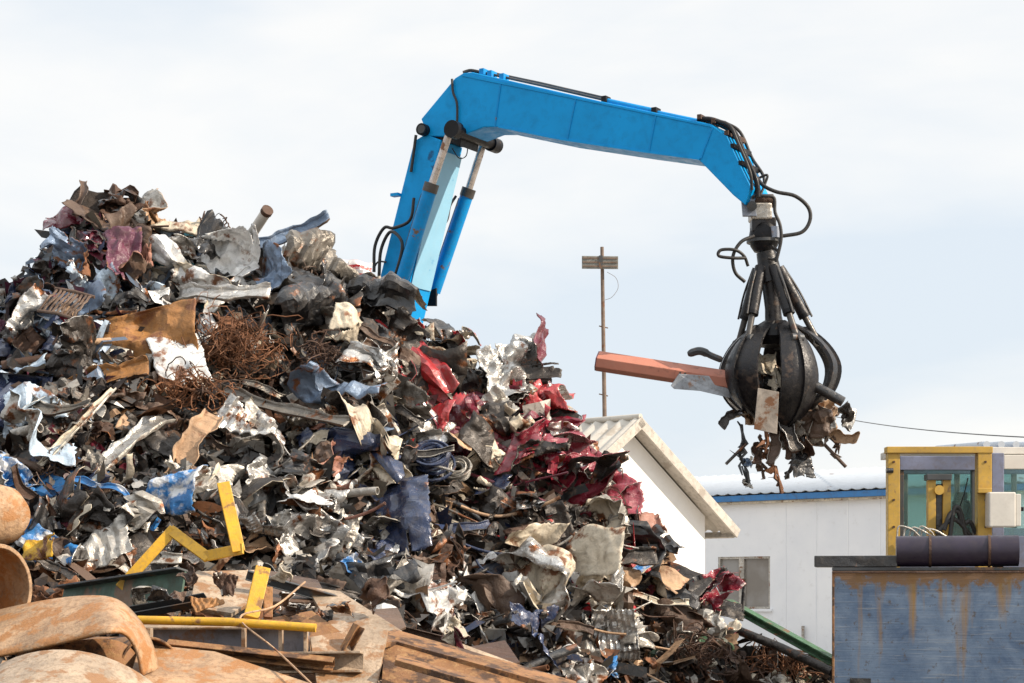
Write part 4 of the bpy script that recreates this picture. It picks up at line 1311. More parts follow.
plate2("steel_plate", [(345, 612, 12.6), (398, 606, 12.9), (406, 628, 12.6), (372, 640, 12.2)], "brown",
       "small dark brown plate above the rusty channel", "steel plate", .02)
plate2("steel_plate", [(440, 652, 13.2), (505, 640, 13.6), (520, 662, 13.0), (470, 668, 12.8)], "dark rusty",
       "dark rusty flat plate behind the rusty channel", "steel plate", .02)
ch = thing("steel_channel", P(460, 670, 11.5), "long rusty orange channel sloping down to the lower edge of the view", "steel channel")
for nm, poly, thk in (("web", [(384, 648, 11.6), (396, 640, 11.8), (575, 694, 11.3), (575, 730, 11.0), (380, 700, 11.1)], .02),
                      ("flange", [(382, 640, 11.9), (394, 634, 12.1), (575, 688, 11.6), (575, 696, 11.3), (396, 644, 11.7), (384, 650, 11.6)], .018),
                      ("flange", [(396, 660, 11.3), (575, 712, 10.9), (575, 717, 10.7), (394, 666, 11.1)], .016)):
    ps, n = planar([P(u, v, d) for u, v, d in poly])
    if n[1] < 0: n = -n
    build(MB().prism([q - n * (.035 if nm == "flange" else 0) for q in ps], n * (.035 if nm == "flange" else thk)), nm, "scale_rust", ch, bevel=.003)
i_beam("steel_channel", P(215, 664, 11.3), P(362, 662, 11.2), .12, .10, "dust_tan", "tan channel under the short blue grey beam", "steel channel", roll=.1, channel=True)


fr_ = np.random.default_rng(77)
for k, (u, v, d, L_, a_, mt_, nm_, lab_) in enumerate((
        (300, 590, 12.7, 110, -16, "dark_steel", "steel_plank", "long dark angle bar lying across the tan plates"),
        (250, 655, 11.2, 170, -6, "scale_rust", "steel_plank", "dark rusty angle bar across the wide orange sheet"),
        (420, 636, 13.0, 90, -14, "brown", "steel_plank", "brown angle bar just above the rusty orange channel"),
        (168, 606, 12.2, 80, 10, "dark_steel", "steel_plank", "dark angle bar beside the end of the green webbed beam"),
        (345, 652, 11.4, 60, 62, "scale_rust", "steel_plank", "short rusty angle bar leaning on the tan folded plate"),
        (500, 664, 12.4, 110, -20, "dust_tan", "steel_plank", "dusty angle bar beyond the rusty orange channel"))):
    c_ = P(u, v, d); g_ = math.radians(a_)
    x_ = np.array((math.cos(g_), fr_.uniform(-.25, .25), math.sin(g_))); x_ /= np.linalg.norm(x_)
    hl = L_ * d / F / 2
    i_beam("angle_bar", c_ - x_ * hl, c_ + x_ * hl, fr_.uniform(.05, .075), fr_.uniform(.05, .07), mt_, lab_, "angle bar", roll=fr_.uniform(-.5, .6), th=.008, channel=True)
for k, (u, v, w, h, col, lab) in enumerate(((150, 596, 26, 16, "light grey", "light grey crumpled scrap on top of the green webbed beam"), (322, 622, 24, 14, "dark grey", "dark grey scrap behind the tan folded plate"),
        (216, 646, 30, 14, "rusty", "rusty scrap below the middle of the yellow tube"), (185, 584, 24, 18, "brown", "brown torn scrap under the yellow guard rail"),
        (284, 582, 30, 16, "cream", "cream torn sheet on the brown plate between the dusty plates"), (378, 604, 34, 22, "dark rusty", "dark rusty torn sheet at the upper tip of the sloping dusty plate"),
        (300, 662, 34, 14, "dark rusty", "dark rusty flake on the tan channel"), (462, 634, 36, 22, "maroon", "maroon torn sheet behind the flat dark rusty plate"))):
    o = add_piece("panel", u, v, w, h, float(fr_.uniform(-30, 20)), col, 4100 + k, lift=.06, tilt=.3, pos=P(u, v, 12.3), rough=.7)
    tag(o, lab, "scrap panel")


# yellow frame of flat bar
def flat_bar(pts, wpx, th, name, mat, parent):
    """flat bar through pixel points (u, v, d): width seen in the picture plane, thickness behind"""
    ps = [P(*q) for q in pts]
    for i in range(len(ps) - 1):
        a, b = ps[i], ps[i + 1]
        ax = b - a; L = np.linalg.norm(ax); ax /= L
        n = np.array((-.25, 1.0, -.25)); n -= ax * (n @ ax); n /= np.linalg.norm(n)
        s = np.cross(ax, n)
        w = wpx * pts[i][2] / F
        n2 = n * th / 2
        build(MB().box((a + b) / 2 + n2 * (0.2 * i), ax * (L / 2 + w * .3), s * w / 2, n2), name, mat, parent, bevel=.004)


t = thing("guard_rail", P(205, 553, 12.9), "bent yellow flat bar rail standing on the scrap in the foreground", "guard rail")
flat_bar([(122, 586, 12.9), (172, 531, 13.0), (206, 556, 12.9), (240, 549, 12.8)], 11, .02, "bar", "safety_yellow", t)
flat_bar([(224, 486, 12.9), (238, 548, 12.8)], 13, .02, "bar", "safety_yellow", t)
t = thing("yellow_bracket", P(256, 615, 11.8), "yellow upright bracket on a long yellow tube across the foreground", "bracket")
flat_bar([(262, 572, 11.8), (252, 614, 11.7)], 15, .05, "upright", "safety_yellow", t)
flat_bar([(268, 590, 11.9), (268, 616, 11.8)], 9, .03, "stay", "ochre", t)
build(MB().tube([P(138, 620, 11.4), P(230, 622, 11.35), P(316, 628, 11.3)], .026, 10), "tube", "safety_yellow", t, smooth=40)
o = add_piece("panel", 44, 555, 48, 20, -6, "yellow", 881, lift=.1, tilt=.1, pos=P(44, 555, 13.2), rough=.4, folds=1)
tag(o, "small yellow crumpled cover beside the rusty pipe offcuts", "scrap panel")
o = add_piece("panel", 205, 605, 30, 22, 20, "ochre", 882, lift=.05, tilt=.2, pos=P(206, 606, 11.9), rough=.5, folds=1)
tag(o, "ochre scrap lump tucked behind the yellow tube", "scrap panel")
mb = MB(); mb.tube(spline([P(305, 582, 12.2), P(275, 606, 11.6), P(240, 618, 11.4), P(276, 650, 10.9), P(318, 690, 10.4)]), .006, 6)
tag(build(mb, "steel_cable", "tan", smooth=60), "thin tan cable looping over the yellow tube", "cable")

# ------------------------------------------------------------------ crane
YAW = math.radians(30)
PD = np.array((math.cos(YAW), -math.sin(YAW), 0))      # along the arm, toward the load
NF = np.array((math.sin(YAW), math.cos(YAW), 0))       # across the arm, away from the camera
O0 = P(421, 130, 26.5)
CAM = np.array((0, 0, CAMZ))


def K(u, v, off=0.0):
    """the point of the arm's plane (moved by off across the arm) seen at this pixel"""
    d = np.array(((u - 512) / F, 1, -(v - HV) / F))
    t = ((O0 + NF * off - CAM) @ NF) / (d @ NF)
    return CAM + d * t


BW = .55
foot = K(352, 392)
foot = foot + NF * BW / 2
crane = thing("scrap_crane", (foot[0], foot[1], 0), "bright blue scrap handling crane with a bent arm rising behind the heap", "crane")


def kprism(poly, w, name, mat, off=0.0, bevel=.01):
    return build(MB().prism([K(u, v, off) for u, v in poly], NF * w), name, mat, crane, bevel=bevel)


kprism([(414, 141), (425, 134), (441, 140), (408, 290), (384, 392), (340, 392), (378, 285)], BW, "boom", "crane_blue", bevel=.012)
kprism([(421, 119), (455, 78), (463, 73), (472, 72), (600, 101), (711, 124), (727, 136), (737, 158), (751, 187), (745, 205), (733, 195),
        (699, 160), (640, 152), (560, 140), (497, 127), (484, 127), (458, 137), (428, 136)], BW, "stick", "crane_blue", bevel=.012)
_ip = [K(443, 152, -.004), K(441, 143, -.004)]
worn("glare_blue", (0.24, 0.47, 0.63), 0.0, 0.45, 0.04, (0.1, 0.3, 0.5), 2.0, 0.05, 0.1, (0.3, 0.45, 0.55), 0.3, spec=0.3)  # paler blue: sun glare on the boom's underside put into the colour
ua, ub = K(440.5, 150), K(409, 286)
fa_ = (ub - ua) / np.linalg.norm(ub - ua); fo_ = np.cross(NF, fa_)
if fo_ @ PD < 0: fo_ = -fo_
build(MB().prism([ua + NF * .03 + fo_ * .003, ub + NF * .03 + fo_ * .003, ub + NF * (BW - .03) + fo_ * .003, ua + NF * (BW - .03) + fo_ * .003], fo_ * .012), "boom_glare_plate", "glare_blue", crane)  # thin plate added over the underside to carry its painted sunlit paleness
# edge weld strips on the stick and boom
for off in (-.012,):
    kprism([(560, 140), (640, 152), (699, 160), (700, 158), (640, 150), (560, 138), (498, 125.5), (498, 127.5)], .012, "edge_strip", "crane_blue", off, 0)
for ua_, va_, ub_, vb_ in ((500, 83, 494, 127), (575, 99, 566, 141), (655, 115, 648, 153), (712, 127, 700, 159)):
    kprism([(ua_, va_), (ua_ + 1.2, va_), (ub_ + 1.2, vb_), (ub_, vb_)], .010, "weld_seam", "barrel_blue", -.009, 0)
kprism([(462, 76), (600, 104), (711, 127), (711, 125.4), (600, 102.4), (470, 75)], .012, "edge_strip", "crane_blue", -.011, 0)
# pivot, linkage shaft and brackets
build(MB().tube([K(421, 129, -.10), K(421, 129, -.10) + NF * .75], .08, 18), "pivot_pin", "oily_black", crane, smooth=40)
build(MB().tube([K(421, 129, -.13), K(421, 129, -.13) + NF * .03], .055, 18), "pin_cap", "dark_steel", crane, smooth=40)
sh0 = K(452, 129, -.24)
build(MB().tube([sh0, sh0 + NF * 1.12], .075, 20), "linkage_shaft", "oily_black", crane, smooth=40)
build(MB().tube([sh0 - NF * .02, sh0 + NF * .12], .115, 20), "shaft_boss", "oily_black", crane, smooth=40)
build(MB().tube([sh0 + NF * .98, sh0 + NF * 1.16], .10, 20), "shaft_boss", "oily_black", crane, smooth=40)
kprism([(426, 132), (462, 134), (460, 146), (448, 141), (428, 140)], BW - .1, "linkage_plate", "oily_black", .05, .005)


def cyl(a, m, b, rr, rb, name):
    c = thing_part(name)
    d = (b - m) / np.linalg.norm(b - m)
    build(MB().tube([a, m + d * .05], rr, 14), "rod", "chrome_rod", c, smooth=40)
    build(MB().tube([m, b], rb, 18), "barrel", "barrel_blue", c, smooth=40)
    build(MB().tube([m - d * .05, m + d * .07], rb * 1.1, 18), "gland", "dull_rod", c, smooth=40)
    build(MB().tube([b - d * .02, b + d * .10], rb * .7, 14), "foot_eye", "oily_black", c, smooth=40)
    q = np.cross(d, NF); q /= np.linalg.norm(q)
    build(MB().tube([m + d * .12 - q * rb * 1.15, b - d * .2 - q * rb * 1.15], .014, 6), "pipe_line", "dark_steel", c, smooth=60)
    return c


def thing_part(name):
    o = bpy.data.objects.new(name, None)
    C.objects.link(o); o.parent = crane
    o.location = (0, 0, 0); o["w"] = list(crane["w"])
    return o


cyl(K(449, 134, -.16), K(431, 187, -.16), K(397, 296, -.16), .052, .092, "hydraulic_cylinder")
fa = sh0 + NF * 1.08
cyl(K(484, 141, .82), K(468, 192, .82), K(434, 292, .82), .052, .090, "hydraulic_cylinder")
# cylinder feet brackets and tower
build(MB().prism([K(436, 288, .70), K(436, 306, .70), K(424, 306, .70), K(405, 330, .70), K(405, 300, .70)], NF * .03), "foot_bracket", "oily_black", crane)
bx = foot
build(MB().box((bx[0], bx[1], 1.35), PD * .8, NF * .7, (0, 0, .55)), "turret", "crane_blue", crane, bevel=.05)
build(MB().tube([(bx[0], bx[1], 0), (bx[0], bx[1], .8)], .6, 28), "pedestal", "dark_steel", crane, smooth=40)
# pipework on the stick
build(MB().tube([K(483, 72.5, .12), K(540, 85, .12), K(607, 100.5, .12)], .017, 8), "pipe_line", "dark_steel", crane, smooth=60)
build(MB().tube([K(483, 71, .40), K(540, 83, .40), K(607, 98.5, .40)], .017, 8), "pipe_line", "dark_steel", crane, smooth=60)
build(MB().tube([K(607, 101.5, .12), K(656, 112, .12)], .042, 12), "pipe_sleeve", "barrel_blue", crane, smooth=40)
build(MB().tube([K(656, 113, .12), K(704, 123, .12)], .036, 12), "pipe_sleeve", "barrel_blue", crane, smooth=40)
for u, v in ((484, 74), (492, 76), (504, 79), (606, 101.5), (656, 113), (704, 124)):
    p = K(u, v, .12)
    build(MB().box(p, PD * .035, NF * .07, (0, 0, .06)), "pipe_clamp", "oily_black" if u > 600 else "barrel_blue", crane, bevel=.004)
build(MB().tube(spline([K(463, 72.5, .05), K(470, 70.5, .1), K(477, 71.5, .12), K(483, 73, .12)]), .022, 8), "hose", "hose_rubber", crane, smooth=60)
build(MB().tube(spline([K(452, 79, -.03), K(453, 92, -.035), K(457, 104, -.035), K(457, 126, -.03)]), .016, 8), "hose", "hose_rubber", crane, smooth=60)
build(MB().tube(spline([K(416, 135, -.05), K(414, 150, -.04), K(411, 172, -.04)]), .02, 8), "hose", "hose_rubber", crane, smooth=60)
# gooseneck pipes running down to the grapple
for o1, r1, mt in ((.06, .034, "oily_black"), (.16, .030, "dull_rod"), (.27, .036, "dark rusty"), (.38, .030, "oily_black"), (.48, .028, "dull_rod")):
    build(MB().tube(spline([K(698, 119, o1), K(714, 120.5, o1), K(733, 131, o1), K(745, 156, o1), K(756, 180, o1), K(758, 197, o1)]), r1, 8),
          "pipe_line", mt, crane, smooth=60)
for u, v in ((708, 121), (722, 125), (735, 137), (741, 150), (749, 167)):
    build(MB().box(K(u, v, .27), PD * .028, NF * .27, (0, 0, .03)), "pipe_clamp", "dark rusty" if u < 740 else "oily_black", crane, bevel=.005)
for q in ([(716, 120, -.02), (730, 126, -.05), (739, 145, -.05), (750, 172, -.05), (752, 190, 0)], [(724, 122, .5), (740, 132, .55), (752, 158, .55), (764, 178, .5), (760, 196, .4)]):
    build(MB().tube(spline([K(*p) for p in q]), .02, 8), "hose", "hose_rubber", crane, smooth=60)
# hoses beside the boom
for pts, r1 in (([(374, 272, -.1), (375, 246, -.1), (384, 228, -.1), (394, 228, -.08), (410, 220, -.12), (414, 198, -.1)], .022),
                ([(379, 276, -.1), (381, 250, -.12), (390, 232, -.14), (400, 238, -.2), (402, 250, -.2), (395, 275, -.2), (390, 276, -.1)], .022),
                ([(373, 270, .0), (378, 262, .0), (386, 262, -.05)], .012)):
    build(MB().tube(spline([K(*q) for q in pts]), r1, 8), "hose", "hose_rubber", crane, smooth=60)
build(MB().tube(spline([K(456, 196, .72), K(450, 206, .66), K(447, 220, .60), K(438, 232, .52)]), .018, 8), "hose", "hose_rubber", crane, smooth=60)
build(MB().tube(spline([K(452, 148, .2), K(459, 158, .3), K(466, 156, .4), K(468, 146, .5)]), .007, 6), "cable", "hose_rubber", crane, smooth=60)
build(MB().box(K(396, 195, -.02), PD * .06, NF * .05, (0, 0, .02)), "step_peg", "crane_blue", crane)

# ------------------------------------------------------------------ grapple
GD = K(752, 205, BW / 2)[1]
sc = GD / F


def G(u, v, dd=0.0):
    return P(u, v, GD + dd)


g0 = G(766, 250)
grap = thing("orange_peel_grapple", g0, "dark five clawed scrap grapple hanging from the crane arm, gripping scrap", "grapple")


def gb(m, name, mat, **kw):
    return build(m, name, mat, grap, **kw)


# hanger fork, link, rotator
gb(MB().prism([G(741, 194, -.18), G(754, 196, -.18), G(757, 216, -.18), G(743, 216, -.18)], (0, .06, 0)), "hanger_plate", "blue_steel", bevel=.006)
gb(MB().prism([G(741, 194, .16), G(754, 196, .16), G(757, 216, .16), G(743, 216, .16)], (0, .06, 0)), "hanger_plate", "blue_steel", bevel=.006)
gb(MB().tube([G(752, 206, -.26), G(752, 206, .28)], .06, 16), "hanger_pin", "dark_steel", smooth=40)
gb(MB().tube([G(754, 201), G(773, 201)], .085, 16), "link_pin", "dark rusty", smooth=40)
gb(MB().box(G(760, 213), (.13, 0, 0), (0, .15, 0), (0, 0, .10)), "link_block", "light grey", bevel=.02)
gb(MB().box(G(763, 226), (.15, 0, 0), (0, .12, 0), (0, 0, .09)), "rotator_head", "claw_steel", bevel=.02)
gb(MB().tube([G(764, 224), G(764, 229), G(764, 238), G(764, 246), G(764, 252)], [.13, .17, .19, .17, .12], 20), "rotator", "oily_black", smooth=40)
gb(MB().tube([G(764, 240), G(764, 243)], .215, 20), "rotator_flange", "dark_steel", smooth=40)
gb(MB().tube([G(775, 227, -.12), G(775, 238, -.12)], .07, 14), "hydraulic_motor", "blue_steel", smooth=40)
gb(MB().tube([G(766, 252), G(768, 262), G(769, 272), G(771, 282)], [.12, .13, .15, .16], 18), "grapple_neck", "claw_steel", smooth=40)
gb(MB().tube([G(771, 280), G(773, 308), G(774, 330)], [.12, .10, .11], 14), "centre_post", "claw_steel", smooth=40)
gb(MB().tube([G(774, 326), G(774, 338), G(774, 346)], [.24, .30, .22], 20), "grapple_frame", "oily_black", smooth=40)
# hoses
for pts, r1 in (([(757, 178, 0), (764, 186, -.1), (777, 192, -.15), (795, 196, -.15), (808, 207, -.15), (810, 220, -.15), (802, 232, -.15), (783, 236, -.15)], .024),
                ([(755, 180, .05), (767, 175, 0), (765, 184, 0), (760, 196, -.05)], .016),
                ([(752, 197, -.2), (765, 196, -.22), (774, 198, -.2), (775, 212, -.2), (780, 225, -.22), (781, 240, -.22), (776, 262, -.2)], .022),
                ([(754, 236, -.2), (741, 242, -.25), (733, 256, -.25), (735, 272, -.22), (745, 282, -.2)], .022),
                ([(746, 258, -.25), (733, 258, -.3), (719, 256, -.3), (721, 250, -.3), (735, 250, -.3), (744, 256, -.25), (748, 266, -.2)], .02),
                ([(772, 246, -.2), (778, 252, -.2), (775, 259, -.2), (768, 258, -.2)], .018)):
    gb(MB().tube(spline([G(*q) for q in pts]), r1, 8), "hose", "hose_rubber", smooth=60)

PROF = [(13, 322), (32, 334), (46, 352), (53, 374), (49, 396), (37, 412), (20, 424), (6, 430)]
WID = [.15, .31, .45, .52, .48, .37, .22, .06]
AXU = 776


def tine(az, ro_=1.0, dv=0.0):
    d = np.array((math.cos(az), math.sin(az), 0)); s = np.array((-math.sin(az), math.cos(az), 0))
    ax0 = P(AXU, 330, GD)
    pts, ws = spline([np.array((q[0] * (1 + (ro_ - 1) * min(1, max(0, (q[1] - 322) / 40))), q[1] + dv * min(1, max(0, (q[1] - 322) / 60)), w)) for q, w in zip(PROF, WID)], 4), None
    mb = MB()
    vs = []
    n = len(pts)
    for i, (rpx, vpx, w) in enumerate(pts):
        base = P(AXU, vpx, GD)
        for ro, wf in ((-.05, -.5), (.01, -.30), (.05, 0), (.01, .30), (-.05, .5)):
            vs.append(base + d * (rpx * sc + ro) + s * w * wf)
        for ro, wf in ((-.09, .48), (-.04, .28), (-.01, 0), (-.04, -.28), (-.09, -.48)):
            vs.append(base + d * (rpx * sc + ro) + s * w * wf)
    m = 10
    fs = [(i * m + j, i * m + (j + 1) % m, (i + 1) * m + (j + 1) % m, (i + 1) * m + j) for i in range(n - 1) for j in range(m)]
    fs += [tuple(range(m))[::-1], tuple(range((n - 1) * m, n * m))]
    mb.add(vs, fs)
    t = gb(mb, "claw", "claw_steel", smooth=35)
    # raised spine with the lug for the cylinder
    sp = MB()
    poly = []
    for rpx, vpx, w in pts[2:-4]:
        poly.append(P(AXU, vpx, GD) + d * (rpx * sc + .085))
    for rpx, vpx, w in pts[2:-4][::-1]:
        poly.append(P(AXU, vpx, GD) + d * (rpx * sc + .03))
    sp.prism([q - s * .018 for q in poly], s * .036)
    build(sp, "claw_rib", "claw_steel", t, smooth=35)
    # cylinder
    a = P(768, 268, GD) + d * .13
    b = P(AXU, 342, GD) + d * (36 * sc * (1 + (ro_ - 1) * .5) + .05)
    m1 = a + (b - a) * .66
    c = gb(MB().tube([a, m1], .072, 12), "claw_cylinder", "claw_steel", smooth=40)
    build(MB().tube([m1, b], .04, 10), "rod", "dull_rod", c, smooth=40)
    build(MB().tube([m1 - (b - a) * .04, m1 + (b - a) * .01], .075, 12), "gland", "oily_black", c, smooth=40)
    build(MB().tube([b - s * .08, b + s * .08], .05, 12), "cylinder_pin", "dark_steel", c, smooth=40)
    build(MB().tube(spline([a + d * .07, (a + m1) / 2 + d * .10, m1 + d * .09]), .014, 6), "hose", "hose_rubber", c, smooth=60)


for k in range(5):
    tine(math.radians((-140, -66, -2, 76, 150)[k]), (1.04, .93, 1.10, 1.0, 1.05)[k], (-3, 5, -8, 0, -4)[k])

# ------------------------------------------------------------------ the grapple's load
LOADG = "scrap held in the grapple"
# salmon primer coloured beam
t = thing("steel_beam", G(660, 372), "salmon red box beam held sideways in the grapple claws", "steel beam", LOADG)
a, b = G(598, 361, .25), G(735, 382, -.05)
ax = b - a; L = np.linalg.norm(ax); ax /= L
sd = np.array((0, -1.0, -.12)); sd -= ax * (sd @ ax); sd /= np.linalg.norm(sd)
up = np.cross(ax, sd)
if up[2] < 0: up = -up
prof = [(.125, -.06), (.125, .0), (.035, .15), (-.075, .15), (-.125, .085), (-.125, -.10), (.06, -.12)]   # (up, toward camera)
poly = [a + up * p + sd * q for p, q in prof]
build(MB().prism(poly, ax * L), "beam_body", "primer_red", t, bevel=.006)
ee = [a - ax * .012 + (up * p + sd * q) * .97 for p, q in prof]
build(MB().prism(ee, ax * .014), "end_plate", "plum", t)
m_ = a + ax * L * .63
build(MB().box(m_ - up * .02 + sd * .152, ax * .09, up * .055, sd * .008), "bolt_plate", "primer_red", t, bevel=.004)
for i in (-1, 1):
    for j in (-1, 1):
        build(MB().tube([m_ + up * (-.02 + .028 * j) + sd * .150 + ax * .03 * i, m_ + up * (-.02 + .028 * j) + sd * .163 + ax * .03 * i], .014, 8), "bolt_hole", "black", t)
o = build(MB().prism([G(671, 386, -.12), G(679, 374, -.12), G(727, 377, -.16), G(730, 398, -.16), G(700, 391, -.16), G(674, 389, -.12)], (0, .04, .01)), "steel_plate", "plate_grey", bevel=.004)
tag(o, "grey bent plate under the salmon beam in the grapple", "steel plate", LOADG)
o = build(MB().tube(spline([G(688, 354, .0), G(700, 351, -.05), G(712, 356, -.05), G(722, 360, -.05)]), [.03, .045] + [.05] * 8 + [.04] * 8 + [.03], 8), "bent_strip", "dark_steel", smooth=40)
tag(o, "dark twisted bit lying on top of the salmon beam", "metal strip", LOADG)
ps, n = planar([G(758, 388, -.62), G(779, 392, -.62), G(777, 434, -.52), G(754, 429, -.52)])
tag(build(MB().prism(ps, (0, .02, 0)), "steel_plate", "rusty_white", bevel=.003), "rust stained whitish plate hanging at the front of the grapple", "steel plate", LOADG)


def ladd(kind, u, v, w, h, ang, col, seed, dd, lab, cat, **kw):
    o = add_piece(kind, u, v, w, h, ang, col, seed, lift=0, tilt=.2, pos=G(u, v, dd), **kw)
    return tag(o, lab, cat, LOADG)


ladd("panel", 806, 412, 50, 34, 10, "brown", 901, -.25, "brown crumpled sheet bulging below the right hand claws", "scrap panel", rough=.9)
ladd("panel", 826, 420, 36, 30, -10, "tan", 902, -.15, "tan torn scrap sticking out beside the brown crumpled sheet", "scrap panel", rough=.8)
ladd("panel", 846, 417, 30, 14, 5, "dark grey", 903, -.1, "dark grey shred at the outermost tip of the grapple load", "scrap panel", rough=1.0)
ladd("panel", 800, 446, 36, 26, 0, "dark rusty", 904, -.2, "dark rusty sheet beneath the brown crumpled sheet", "scrap panel", rough=.9)
ladd("panel", 756, 408, 34, 40, 0, "tan", 905, -.05, "tan crushed sheet deep between the front claws", "scrap panel", rough=.8)
ladd("panel", 770, 372, 22, 40, 0, "cream", 908, -.15, "cream torn strip gripped between the claws", "scrap panel", rough=.6)
ladd("strip", 785, 425, 60, 10, -75, "dark grey", 906, -.3, "dark grey strip dangling behind the whitish plate", "metal strip", bend=.3)
ladd("strip", 776, 440, 60, 9, 82, "brown", 907, -.2, "brown strip hanging straight down from the load", "metal strip", bend=.3)
mb = MB(); mb.tube([G(808, 382, -.35), G(843, 402, -.45)], .065, 10)
tag(build(mb, "steel_pipe", "black", smooth=40), "black pipe poking out between two claws", "pipe", LOADG)
ladd("panel", 801, 456, 22, 42, 8, "black", 921, -.22, "black narrow flared sheet hanging lowest under the load", "scrap panel", rough=.5, folds=1)
ladd("bale", 818, 424, 56, 40, -10, "brown", 922, .0, "brown clump of crushed sheets packed under the right hand claws", "scrap bale", n=5, res=20)
ladd("bale", 790, 436, 34, 30, 0, "dark rusty", 923, -.1, "dark rusty clump of shreds right behind the whitish plate", "scrap bale", n=4, res=18)
ladd("bale", 776, 392, 60, 50, 0, "rusty", 924, .05, "rusty clump of scrap squeezed inside the claws", "scrap bale", n=5, res=20)
ladd("strip", 838, 436, 46, 9, -28, "tan", 925, -.1, "tan torn strip jutting out low on the right of the load", "metal strip", bend=.4)
ladd("strip", 735, 414, 40, 8, 40, "dark grey", 926, -.2, "dark grey strip poking out below the salmon beam", "metal strip", bend=.4)
mb = MB(); mb.tube([G(824, 444, -.1), G(846, 467, -.15)], .022, 8)
tag(build(mb, "steel_rod", "brown", smooth=40), "thin brown rod sticking out low beside the exhaust elbow", "rod", LOADG)
mb = MB(); mb.tube([G(746, 444, -.2), G(726, 464, -.25)], .02, 8)
tag(build(mb, "steel_rod", "dark grey", smooth=40), "thin dark rod sticking out under the salmon beam side", "rod", LOADG)


def shreds(pts, lab, rad, mat):
    r = np.random.default_rng(int(pts[0][0]))
    ps = spline([G(*q) for q in pts], 3)
    mb = MB()
    for q in range(3):      # torn ribbons and rods knotted together
        k0, k1 = int(r.integers(0, len(ps) // 3)), int(r.integers(len(ps) * 2 // 3, len(ps))) 
        seg = [p + r.normal(size=3) * .022 for p in ps[k0:k1 + 1]]
        mb.tube(seg, [rad * x for x in r.uniform(.4, 2.2, len(seg))], 4)
    for q in range(5):
        c = ps[int(r.integers(2, len(ps)))] + r.normal(size=3) * .02
        d1, d2 = r.normal(size=3) * .035, r.normal(size=3) * .045
        mb.prism([c - d1, c + d2, c + d1 * 1.4, c - d2 * .6], (.004, .006, .004))
    tag(build(mb, "torn_shred", mat, smooth=30), lab, "metal shred", LOADG)


shreds([(740, 420, -.2), (744, 440, -.2), (741, 458, -.2), (745, 474, -.2), (752, 492, -.2)], "dark knotted shreds dangling below the claws, nearest the salmon beam", .014, "dark_steel")
shreds([(758, 428, -.25), (762, 446, -.25), (760, 462, -.25), (764, 480, -.25)], "brown knotted shreds dangling between the dark and the rusty shreds", .014, "brown")
shreds([(768, 430, -.3), (766, 450, -.3), (774, 470, -.3), (781, 492, -.3)], "rusty knotted shreds dangling behind the whitish plate", .014, "rusty")
shreds([(790, 446, -.15), (794, 458, -.15), (789, 470, -.15), (786, 480, -.15)], "thin grey knotted shreds dangling beside the black flared sheet", .012, "dull_rod")
shreds([(830, 436, -.1), (838, 446, -.1), (834, 458, -.1)], "short brown knotted shreds hanging from the brown clump", .013, "brown")
ladd("panel", 749, 462, 14, 10, 20, "slate blue", 911, -.2, "small slate blue scrap caught in the dark knotted shreds", "scrap panel")
ladd("panel", 748, 484, 14, 8, -20, "light grey", 912, -.2, "small light grey scrap at the end of the dark knotted shreds", "scrap panel")
ladd("strip", 757, 450, 40, 8, 78, "dark rusty", 913, -.15, "dark rusty strip hanging among the knotted shreds", "metal strip", bend=.6)

# ------------------------------------------------------------------ white house
wd = np.array((math.cos(math.pi / 4), math.sin(math.pi / 4), 0))    # along the gable, to the right and away
gn = np.array((math.sin(math.pi / 4), -math.cos(math.pi / 4), 0))   # gable normal, toward the camera and right
rd = -gn                                                             # ridge direction
ap = P(640, 418, 45.0)
Lh, mh = 3.53, .695
zr_ = ap[2]
house = thing("gabled_house", (ap[0], ap[1], 0), "white gabled house with a corrugated pale roof behind the heap", "house")
LEN = 9.0
OV = .40     # roof overhang past the gable wall
hw = Lh - .75
ax0 = ap.copy(); ax0[2] = 0
gw = ax0 - gn * OV
wt = zr_ - .16
poly = [gw - wd * hw, gw + wd * hw, gw + wd * hw + np.array((0, 0, wt - mh * hw - .05)), gw + np.array((0, 0, wt - .05)), gw - wd * hw + np.array((0, 0, wt - mh * hw - .05))]
build(MB().prism(poly, rd * (LEN - 1.1)), "wall", "old_white", house)
